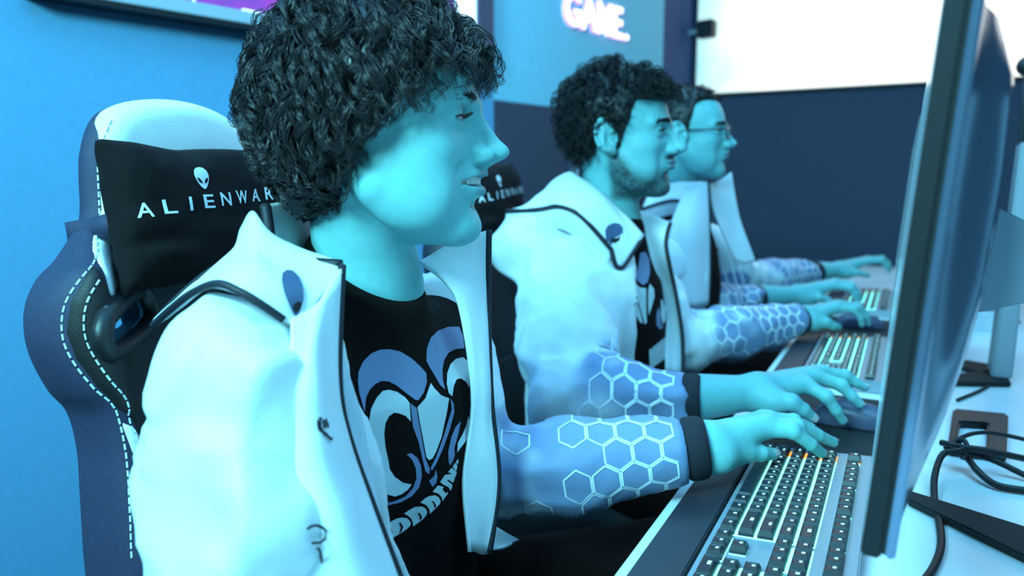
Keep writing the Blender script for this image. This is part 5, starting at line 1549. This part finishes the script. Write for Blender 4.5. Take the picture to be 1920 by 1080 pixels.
# ------------------------------------------------------------------ second and third man
def quads_of(G, off=0):
    idx = np.arange(G.shape[0] * G.shape[1]).reshape(G.shape[:2]) + off
    return np.stack([idx[:-1, :-1], idx[1:, :-1], idx[1:, 1:], idx[:-1, 1:]], -1).reshape(-1, 4)
def man(c):
    N = c['N']; root = tag(empty('person', (N[0], N[1], 0)), c['label'], 'person'); loc = np.array(root.location)
    HR, sc, org = c['HR'], c['sc'], c['org']; TF = c['TF']
    o = dict(c['head']); nb = local_mm(N, HR, org, sc); nb2 = local_mm(N + v3(-.02, 0, -.06), HR, org, sc)
    o['neck'] = (nb + np.array([0, 0, 30.]), c.get('neckr', 48), nb2); o['zlo'] = -280
    parts = [make_head(o, HR, org, sc, c.get('res', 2.2), c['skin'])]
    for h in c['hands']:
        v, q = hand_mesh(h, 0.0034); parts.append((v, q, np.tile(c['skin'], (len(v), 1))))
    ts = torso_sdf(N, TF, -0.02, 1.0, c['sh'], 0.03)
    arms = lambda p: smin(ts(p), np.minimum(*[chain(p, [s_, a_[0], h_['elbow']], [.04, .036, .034], .02) for s_, a_, h_ in zip(c['sh'], (c['armR'], c['armL']), c['hands'])]), .03)
    v, q = mesh_sdf(arms, N + v3(-.32, -.42, -.65), N + v3(.5, .75, .1), 0.02, refine=0)
    parts.append((v, q, np.tile(c['skin'], (len(v), 1))))
    V, Q, Cc = join_q(parts)
    fast_obj('body', V - loc, Q, M_skin, root, True, {'Col': Cc})
    eye_balls(HR, org, sc, root, loc, c.get('look', (1, 0, 0)))
    lashes(HR, org, sc, root, loc, o.get('open', 3.4), M_hair2, 5.0)
    if c.get('nails'): nails(c['hands'][0], root, loc)
    grow_hair(c['hair'], HR, org, sc, root, loc, M_hair2)
    brows(HR, org, sc, root, loc, M_hair2, [(93, 7, 13), (90, 24, 18), (76, 45, 14)], 150, 3, 0.7, 10)
    tee = torso_sdf(N, TF, -0.006, 1.0, [N + (q - N) * 0.7 - TF[:, 2] * 0.01 for q in c['sh']], 0.03)
    na = (org + HR @ v3(-.022, 0, -.04)) - N
    tee_f = lambda p: smin(tee(p), cone(p, N - v3(0, 0, .02), N + na * 0.25, 0.062, 0.056), 0.03) - folds(p, 0.002, 13, 4)
    tv_, tq = mesh_sdf(tee_f, N + v3(-.3, -.36, -.62), N + v3(.3, .36, .12), 0.010)
    to = fast_obj('t_shirt', tv_ - loc, tq, M_tee, root)
    th = cam_hit(bvh_of(tv_, tq))
    for nm, m_, l in c.get('prints', ()): decal(nm, [l], th, m_, to, loc, 0.001, 7)
    shR, shL = c['sh']; (eR, wR), (eL, wL) = c['armR'], c['armL']
    jt = torso_sdf(N, TF, 0.022, 1.02, c['sh'], 0.035)
    eu = []
    for a, b in c['edge']:
        r = ray(a, b); pl = N + TF[:, 0] * 0.125; t = ((pl - CAM) @ TF[:, 0]) / (r @ TF[:, 0]); q = (CAM + r * t - N) @ TF
        eu.append((q[2], q[1]))
    eu.sort(); EU, EL = zip(*eu); EL = np.where(np.array(EU) < -0.05, np.maximum(EL, -0.15), np.maximum(EL, -0.085)); ra = c.get('ra', (.078, .072, .060, .056, .036))
    def jac(p):
        q = (p - N) @ TF; d = jt(p); le = np.interp(q[:, 2], EU, EL)
        wedge = np.maximum(np.maximum(le - q[:, 1], q[:, 1] - 0.25), -(q[:, 0] + 0.01))
        d = smax(d, -wedge, 0.004)
        for s_, e_, w_ in ((shR, eR, wR), (shL, eL, wL)):
            a_ = chain(p, [s_, s_ + (e_ - s_) * .5, e_], ra[:3], .03)
            a_ = smin(a_, chain(p, [e_, e_ + (w_ - e_) * .45, w_], [ra[2], ra[3] * .95, ra[4]], .03), .03)
            ax = (w_ - e_) / np.linalg.norm(w_ - e_)
            a_ = smax(a_, (p - w_) @ ax, .004)
            d = smin(d, a_, 0.04)
        for b_, r_ in c.get('bag', ()): d = smin(d, ellip(p, b_, r_), 0.06)
        d = smax(d, -cone(p, N - v3(0, 0, .06), N + na, 0.068, 0.072), 0.008)
        eb = sum(np.exp(-(np.linalg.norm(p - e_, axis=1) / .09) ** 2) for e_ in (eR, eL))
        return d - folds(p, 0.0085, 10, c.get('seed', 5)) - folds(p, 0.0028, 22, 1.0) * (1 + 2.2 * eb)
    allp = np.array([N - 0.32, N + 0.3, eR, wR, eL, wL])
    jv, jq = mesh_sdf(jac, allp.min(0) - 0.09 + v3(0, 0, -.22), allp.max(0) + 0.09 - v3(0, 0, .2), 0.0095)
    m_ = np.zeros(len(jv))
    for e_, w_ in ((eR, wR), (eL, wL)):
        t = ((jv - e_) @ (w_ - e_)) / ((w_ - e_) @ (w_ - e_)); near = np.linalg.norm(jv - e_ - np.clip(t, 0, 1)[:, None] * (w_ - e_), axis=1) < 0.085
        m_ = np.maximum(m_, sm(t + 0.25 * vnoise(jv * 30), 0.0, 0.45) * near)  # both forearms take the print tone with shade painted in
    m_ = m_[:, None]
    jo = fast_obj('jacket', jv - loc, jq, M_jacket, root, True, {'Col': WHITE * (1 - m_) + FORE_PRINT_SHADE * m_})
    jb = bvh_of(jv, jq)
    for i, (e_, w_) in enumerate(((eR, wR), (eL, wL))):
        hex_print(e_, w_, jb, jo, loc, 0.0195, 0.15, 5 + i + c.get('seed', 5), wid=0.0013)
        cuff(jo, loc, e_, w_, ra[4] * 0.98)
    def pipe(pts, r=0.0045, name='piping'): return tube_obj(name, [np.asarray(q) - loc for q in pts], r, M_trim_black, jo, 8, 6)
    hood = sheet_pts(c['hood']); sheet_obj('hood', hood, M_jacket, jo, loc, 0.005, 0.004, 2)
    pipe([hood[i, 0] for i in range(0, hood.shape[0], 5)])
    k_ = c.get('yoke', 40)
    yk = sheet_pts([[(a, b + 1, d_ + .003) for a, b, d_ in c['hood'][0]], [(a - 2, b + k_ * .5, d_ + .012) for a, b, d_ in c['hood'][0]], [(a - 6, b + k_, d_ + .045) for a, b, d_ in c['hood'][0]]])
    sheet_obj('yoke', yk, M_jacket, jo, loc, 0.004, 0.002, 3)
    pipe([hood[-1, j] for j in range(0, hood.shape[1], 4)])
    lp_ = sheet_pts(c['left']); sheet_obj('front_panel', lp_, M_jacket, jo, loc, 0.004, 0.003, 4)
    pipe([lp_[-1, j] for j in range(0, lp_.shape[1], 3)], 0.0045, 'zip_edge')
    if 'right' in c:
        rp = sheet_pts(c['right']); sheet_obj('front_panel', rp, M_jacket, jo, loc, 0.004, 0.003, 7)
        pipe([rp[-1, j] for j in range(0, rp.shape[1], 3)], 0.0045, 'zip_edge')
    if 'emblem' in c:
        hb = cam_hit(bvh_of(hood.reshape(-1, 3), quads_of(hood)))
        decal('alien_emblem', [c['emblem'][0]], hb, M_emblem, jo, loc, 0.0045, 7)
        decal('emblem_eye', [c['emblem'][1]], hb, M_jacket, jo, loc, 0.0055, 7)
    trousers(root, loc, *c['legs'])
    return root, loc
SKIN2 = np.array([0.16, 0.43, 0.45])
# ---- bearded man
HR2 = frame(9, 0, 0); sc2 = 1.05; org2 = P(1257, 247, 1.385) - HR2 @ v3(0.093, 0, 0) * sc2
def beard(V, col):
    x, y, z = V.T; ay = np.abs(y)
    line = np.interp(x, [-10, 10, 40, 60, 75, 85], [-25, -38, -74, -82, -82, -74])
    m_ = (0.35 * sm(line + 14 - z, -6, 8) + 0.65 * sm(line - z, -8, 10)) * sm(x, -12, 4) * sm(z, -128, -112)
    mo = sm(x, 84, 90) * sm(z, -53, -49) * (1 - sm(z, -43, -39)) * 1.1 * (1 - sm(ay, 20, 26))
    m_ = np.maximum(m_, mo); m_ = np.maximum(m_, sm(x, 70, 80) * (1 - sm(ay, 22, 30)) * sm(-z, 66, 72))
    m_ = m_ * (0.78 + 0.22 * vnoise(V * 0.35)); l = lips_mask(V, dict())
    m_ = (m_ * (1 - l))[:, None].clip(0, 0.92)
    return col * (1 - m_) + np.array([0.018, 0.017, 0.02]) * m_
N2 = P(1158, 478, 1.475); TF2 = frame(2, -4)
h2R = dict(wrist=P(1412, 736, 1.125), elbow=P(1290, 746, 1.12), s=1.03,
    fingers=[[P(1512, 722, 1.135), P(1550, 744, 1.115), P(1568, 770, 1.115), P(1580, 789, 1.120)], [P(1530, 706, 1.165), P(1578, 722, 1.155), P(1598, 744, 1.15), P(1612, 758, 1.15)],
             [P(1540, 698, 1.19), P(1584, 704, 1.19), P(1606, 718, 1.19), P(1622, 726, 1.19)], [P(1535, 696, 1.21), P(1566, 704, 1.215), P(1582, 714, 1.215), P(1594, 722, 1.215)]],
    thumb=[P(1448, 752, 1.10), P(1484, 754, 1.085), P(1506, 768, 1.085), P(1522, 782, 1.09)], nail_dir=(0.3, -.8, .5))
h2L = dict(wrist=P(1505, 597, 1.80), elbow=P(1430, 605, 1.78), s=1.03,
    fingers=[[P(1566, 577, 1.80), P(1602, 580, 1.79), P(1614, 595, 1.79), P(1616, 608, 1.795)], [P(1570, 573, 1.825), P(1610, 577, 1.82), P(1624, 593, 1.82), P(1628, 607, 1.825)],
             [P(1572, 571, 1.85), P(1608, 573, 1.85), P(1622, 588, 1.85), P(1626, 600, 1.855)], [P(1568, 571, 1.87), P(1596, 573, 1.87), P(1608, 584, 1.875), P(1612, 594, 1.88)]],
    thumb=[P(1525, 605, 1.785), P(1550, 605, 1.775), P(1562, 611, 1.775), P(1572, 613, 1.78)])
tip2 = [(-140, -80), (-110, -85), (-71, -89), (-42, -82), (-28, -50), (-20, -6), (-8, 6), (3, 0), (8, -36), (16, -38), (22, -10), (30, 8), (37, 44), (60, 46), (88, 38), (130, 36)]
root2 = [(-110, -70), (-45, -62), (-28, -30), (-18, 4), (5, 6), (24, 14), (40, 54), (88, 62)]
hair2 = dict(n=1000, rootline=root2, tipline=tip2, flow=lambda r, n: np.stack([np.where(r[:, 0] > 10, 0.7, -0.5), np.sign(r[:, 1]) * .1, np.where(r[:, 2] > 50, 0.15, -0.6)], 1), lift=0.7, gap=7, puff=0.17,
    len=lambda r: np.where(r[:, 2] > 50, 46., 34.), curl=4.5, wave=30.0, grav=(0.1, 0, -1), stiff=0.75, per=6, spread=2.0, rad=0.6, steps=12, cap=np.array([13., 8., 9.]), ragged=6, seed=21,
    capline=[(-130, -84), (-71, -86), (-42, -78), (-30, -40), (-20, 2), (-8, 10), (6, 8), (9, -32), (17, -32), (24, 0), (32, 16), (40, 52), (88, 52), (120, 52)])
def scale_px(l, s, ox, oy): return [(ox + x * s, oy + y * s) for x, y in l]
k3 = 170 / 706
pr2 = [('shirt_print_blue', M_pviolet, [(290, 60), (330, 50), (360, 110), (365, 220), (345, 290), (310, 310), (275, 285), (250, 240), (275, 170)]),
       ('shirt_print_blue', M_pviolet, [(150, 180), (185, 150), (225, 220), (250, 320), (235, 350), (210, 300)]),
       ('shirt_print_white', M_pwhite, [(255, 300), (285, 330), (335, 335), (335, 480), (340, 600), (325, 615), (290, 490), (250, 380)]),
       ('shirt_print_white', M_pwhite, [(365, 300), (395, 340), (400, 400), (375, 490), (355, 545), (350, 440), (352, 350)]),
       ('shirt_print_white', M_pwhite, [(205, 330), (245, 390), (290, 520), (310, 610), (290, 600), (240, 520), (195, 460)]),
       ('shirt_print_blue', M_pviolet, [(430, 480), (445, 520), (450, 600), (470, 640), (440, 655), (415, 620), (415, 540)]),
       ('shirt_print_white', M_pwhite, [(450, 420), (490, 440), (490, 580), (465, 615), (450, 540)])] + \
      [('shirt_letter', M_pwhite, [(358 + i * 28, 815 - i * 22), (380 + i * 28, 800 - i * 24), (405 + i * 27, 880 - i * 24), (400 + i * 26, 940 - i * 22), (365 + i * 28, 965 - i * 18)]) for i in range(5)]
pr2 = [(a, b, scale_px(l, k3, 1130, 460)) for a, b, l in pr2]
r2, l2 = man(dict(label='bearded man with thick black hair in a white jacket, in the middle of the row', N=N2, HR=HR2, sc=sc2, org=org2, TF=TF2, skin=SKIN2, look=(1, 0.1, -.05), nails=True,
    head=dict(paint=beard, open=4.4, nose=1.1, jaw=1.0), hands=[h2R, h2L], hair=hair2, sh=[P(1058, 575, 1.33), P(1180, 520, 1.62)],
    armR=(P(1072, 742, 1.17), P(1284, 746, 1.115)), armL=(P(1262, 648, 1.62), P(1488, 602, 1.785)),
    edge=[(1175, 470), (1166, 503), (1180, 532), (1202, 604), (1213, 653), (1212, 695), (1212, 800)], prints=pr2, bag=[(P(1000, 462, 1.44), (.07, .10, .060)), (P(1078, 490, 1.41), (.06, .06, .035))],
    hood=[[(950, 396, 1.44), (1005, 394, 1.39), (1050, 387, 1.34), (1085, 402, 1.325), (1115, 432, 1.325), (1146, 468, 1.335)], [(972, 391, 1.46), (1020, 376, 1.41), (1062, 366, 1.36), (1102, 380, 1.345), (1138, 412, 1.345), (1160, 505, 1.34)],
          [(995, 385, 1.48), (1030, 351, 1.45), (1065, 336, 1.41), (1108, 356, 1.375), (1152, 396, 1.365), (1185, 475, 1.355)], [(1000, 380, 1.50), (1035, 343, 1.48), (1066, 323, 1.45), (1085, 332, 1.42), (1135, 366, 1.40), (1207, 442, 1.375)]],
    left=[[(1178, 392, 1.50), (1215, 399, 1.52), (1257, 418, 1.51)], [(1200, 460, 1.50), (1225, 460, 1.52), (1249, 460, 1.50)], [(1228, 540, 1.50), (1250, 540, 1.53), (1265, 540, 1.50)], [(1246, 620, 1.50), (1265, 620, 1.52), (1279, 625, 1.49)], [(1248, 700, 1.46), (1266, 705, 1.49), (1281, 703, 1.47)]],
    emblem=([(1132, 432), (1137, 424), (1148, 419), (1159, 421), (1165, 429), (1165, 440), (1158, 452), (1146, 462), (1140, 464), (1133, 450)], [(1143, 447), (1152, 448), (1160, 444), (1158, 452), (1149, 457), (1142, 455)]),
    legs=([v3(N2[0] - .05, N2[1] - .09, .56), v3(N2[0] - .05, N2[1] + .09, .56)], [v3(-.18, 1.22, .57), v3(-.18, 1.62, .57)], [v3(-.12, 1.22, .10), v3(-.12, 1.64, .10)])))
# white wrist band on his left wrist
ax2 = (h2L['wrist'] - h2L['elbow']); ax2 /= np.linalg.norm(ax2); cB = h2L['wrist'] - ax2 * 0.004
bu = np.cross(ax2, v3(0, 0, 1)); bu /= np.linalg.norm(bu); bv = np.cross(ax2, bu); V, F = [], []
for s, rr in ((-.007, .0275), (-.007, .0295), (.007, .0295), (.007, .0275)):
    for k in range(24): V.append(cB + ax2 * s + rr * (bu * math.cos(k * math.pi / 12) + bv * math.sin(k * math.pi / 12)) - l2)
for i in range(4):
    for k in range(24): F.append((i * 24 + k, i * 24 + (k + 1) % 24, ((i + 1) % 4) * 24 + (k + 1) % 24, ((i + 1) % 4) * 24 + k))
mesh_obj('wrist_band', V, F, M_cwhite, r2, True)
# ---- man with glasses
HR3 = frame(6, 0, 0); sc3 = 1.04; org3 = P(1361, 246, 1.87) - HR3 @ v3(0.093, 0, 0) * sc3
N3 = P(1284, 425, 1.97); TF3 = frame(2, -4)
h3R = dict(wrist=P(1492, 553, 2.17), elbow=P(1415, 558, 2.14), s=1.03,
    fingers=[[P(1562, 536, 2.18), P(1594, 540, 2.17), P(1602, 552, 2.17), P(1606, 562, 2.175)], [P(1566, 531, 2.205), P(1598, 536, 2.20), P(1608, 549, 2.20), P(1612, 560, 2.205)],
             [P(1566, 529, 2.23), P(1596, 533, 2.23), P(1606, 545, 2.23), P(1610, 554, 2.235)], [P(1562, 529, 2.25), P(1588, 533, 2.25), P(1597, 543, 2.255), P(1600, 550, 2.26)]],
    thumb=[P(1512, 559, 2.16), P(1536, 558, 2.15), P(1552, 563, 2.15), P(1562, 568, 2.155)])
h3L = dict(wrist=P(1570, 506, 2.60), elbow=P(1520, 510, 2.57), s=1.03,
    fingers=[[P(1626, 490, 2.62), P(1652, 488, 2.61), P(1662, 498, 2.61), P(1665, 508, 2.615)], [P(1628, 487, 2.645), P(1655, 485, 2.64), P(1666, 495, 2.64), P(1669, 505, 2.645)],
             [P(1628, 486, 2.67), P(1654, 484, 2.67), P(1665, 492, 2.67), P(1668, 501, 2.675)], [P(1625, 486, 2.69), P(1646, 485, 2.69), P(1656, 492, 2.695), P(1660, 499, 2.70)]],
    thumb=[P(1588, 512, 2.59), P(1606, 511, 2.58), P(1618, 514, 2.58), P(1628, 517, 2.585)])
tip3 = [(-140, -60), (-100, -70), (-50, -68), (-28, -40), (-18, 4), (2, 6), (6, -12), (14, -14), (22, 20), (28, 58), (60, 66), (100, 66)]
hair3 = dict(n=800, rootline=[(-110, -62), (-45, -58), (-28, -28), (-16, 8), (4, 8), (20, 24), (30, 66), (88, 74)], tipline=tip3,
    flow=lambda r, n: np.stack([np.where(r[:, 0] > 20, 0.6, -0.4), np.sign(r[:, 1]) * .1, np.where(r[:, 2] > 50, 0.2, -0.7)], 1), lift=0.5, gap=4, puff=0.10, len=20.0, curl=1.2, wave=30.0, grav=(0.1, 0, -.8), stiff=0.8,
    per=5, spread=1.6, rad=0.6, steps=7, cap=np.array([7., 5., 7.]), ragged=4, seed=31,
    capline=[(-130, -66), (-100, -68), (-50, -64), (-30, -36), (-18, 10), (2, 12), (6, -8), (14, -8), (22, 28), (30, 66), (60, 72), (120, 74)])
r3, l3 = man(dict(label='man with glasses and short black hair in a white jacket, farthest along the row', N=N3, HR=HR3, sc=sc3, org=org3, TF=TF3, skin=SKIN2 * 1.05, look=(1, 0, 0),
    head=dict(open=3.4, nose=0.8, jaw=-2.0), hands=[h3R, h3L], hair=hair3, res=2.6, sh=[P(1235, 500, 1.84), P(1320, 470, 2.13)],
    armR=(P(1275, 590, 1.98), P(1412, 559, 2.12)), armL=(P(1385, 530, 2.32), P(1524, 511, 2.55)), seed=9, yoke=26,
    edge=[(1300, 380), (1320, 420), (1330, 470), (1335, 520), (1335, 600)],
    prints=[('shirt_print_blue', M_pviolet, [(1337, 425), (1345, 420), (1352, 440), (1346, 455), (1338, 448)]), ('shirt_print_white', M_pwhite, [(1340, 452), (1350, 458), (1362, 490), (1368, 512), (1360, 510), (1346, 480)]),
            ('shirt_print_white', M_pwhite, [(1352, 440), (1366, 455), (1376, 490), (1370, 495), (1358, 470)]), ('shirt_letter', M_pwhite, [(1362, 520), (1378, 506), (1392, 500), (1394, 512), (1378, 524), (1366, 532)])],
    hood=[[(1205, 392, 1.90), (1235, 382, 1.87), (1262, 376, 1.85), (1285, 379, 1.845), (1304, 381, 1.85)], [(1210, 380, 1.91), (1240, 366, 1.88), (1268, 358, 1.86), (1295, 360, 1.855), (1316, 362, 1.86)], [(1215, 368, 1.93), (1245, 350, 1.91), (1272, 342, 1.885), (1300, 342, 1.87), (1328, 342, 1.87)]],
    right=[[(1285, 352, 1.86), (1306, 346, 1.855), (1328, 341, 1.87)], [(1255, 430, 1.79), (1298, 428, 1.785), (1330, 430, 1.83)], [(1255, 500, 1.77), (1300, 500, 1.775), (1331, 500, 1.83)], [(1262, 575, 1.77), (1305, 575, 1.78), (1328, 572, 1.83)]],
    left=[[(1330, 345, 1.90), (1352, 336, 1.94), (1372, 322, 1.97)], [(1338, 395, 1.90), (1362, 400, 1.94), (1386, 400, 1.96)], [(1356, 440, 1.90), (1380, 450, 1.94), (1402, 448, 1.96)], [(1380, 490, 1.92), (1398, 495, 1.95), (1418, 490, 1.97)]],
    legs=([v3(N3[0] - .05, N3[1] - .09, .56), v3(N3[0] - .05, N3[1] + .09, .56)], [v3(-.18, 2.0, .57), v3(-.18, 2.35, .57)], [v3(-.12, 2.0, .10), v3(-.12, 2.36, .10)])))
M_gl = mat('glasses_frame', (0.012, 0.012, 0.014), 0.35)
M_lens = mat('glasses_lens', (0.9, 0.95, 1.0), 0.05)
M_lens.node_tree.nodes['Principled BSDF'].inputs['Transmission Weight'].default_value = 1.0
gl = empty('eyeglasses', (0, 0, 0)); gl.parent = r3
def H3(x, y, z): return place(np.array([[x, y, z]]) * sc3, HR3, org3)[0] - l3
for s in (1, -1):
    ring = [H3(103 - 0.006 * (22 * math.cos(a) + 0) ** 2 * 0 - 0.18 * max(0, 24 * math.cos(a)), s * (32 + 24 * math.cos(a)), -5 + 17 * math.sin(a)) for a in np.linspace(0, 2 * math.pi, 25)]
    tube_obj('rim', ring, 0.0014, M_gl, gl, 6, 0)
    lens = [H3(103 - 0.18 * max(0, 24 * math.cos(a)), s * (32 + 23 * math.cos(a)), -5 + 16 * math.sin(a)) for a in np.linspace(0, 2 * math.pi, 25)[:-1]]
    lo_ = mesh_obj('lens', lens, [tuple(range(24))], M_lens, gl); md = lo_.modifiers.new('thick', 'SOLIDIFY'); md.thickness = 0.0015
    tube_obj('temple', [H3(99, s * 56, -1), H3(92, s * 68, 0), H3(40, s * 75, 0), H3(2, s * 77, -2), H3(-12, s * 76, -16)], 0.0022, M_gl, gl, 6, 5)
tube_obj('bridge', [H3(103, 8, -3), H3(105, 0, -1), H3(103, -8, -3)], 0.0016, M_gl, gl, 6, 4)
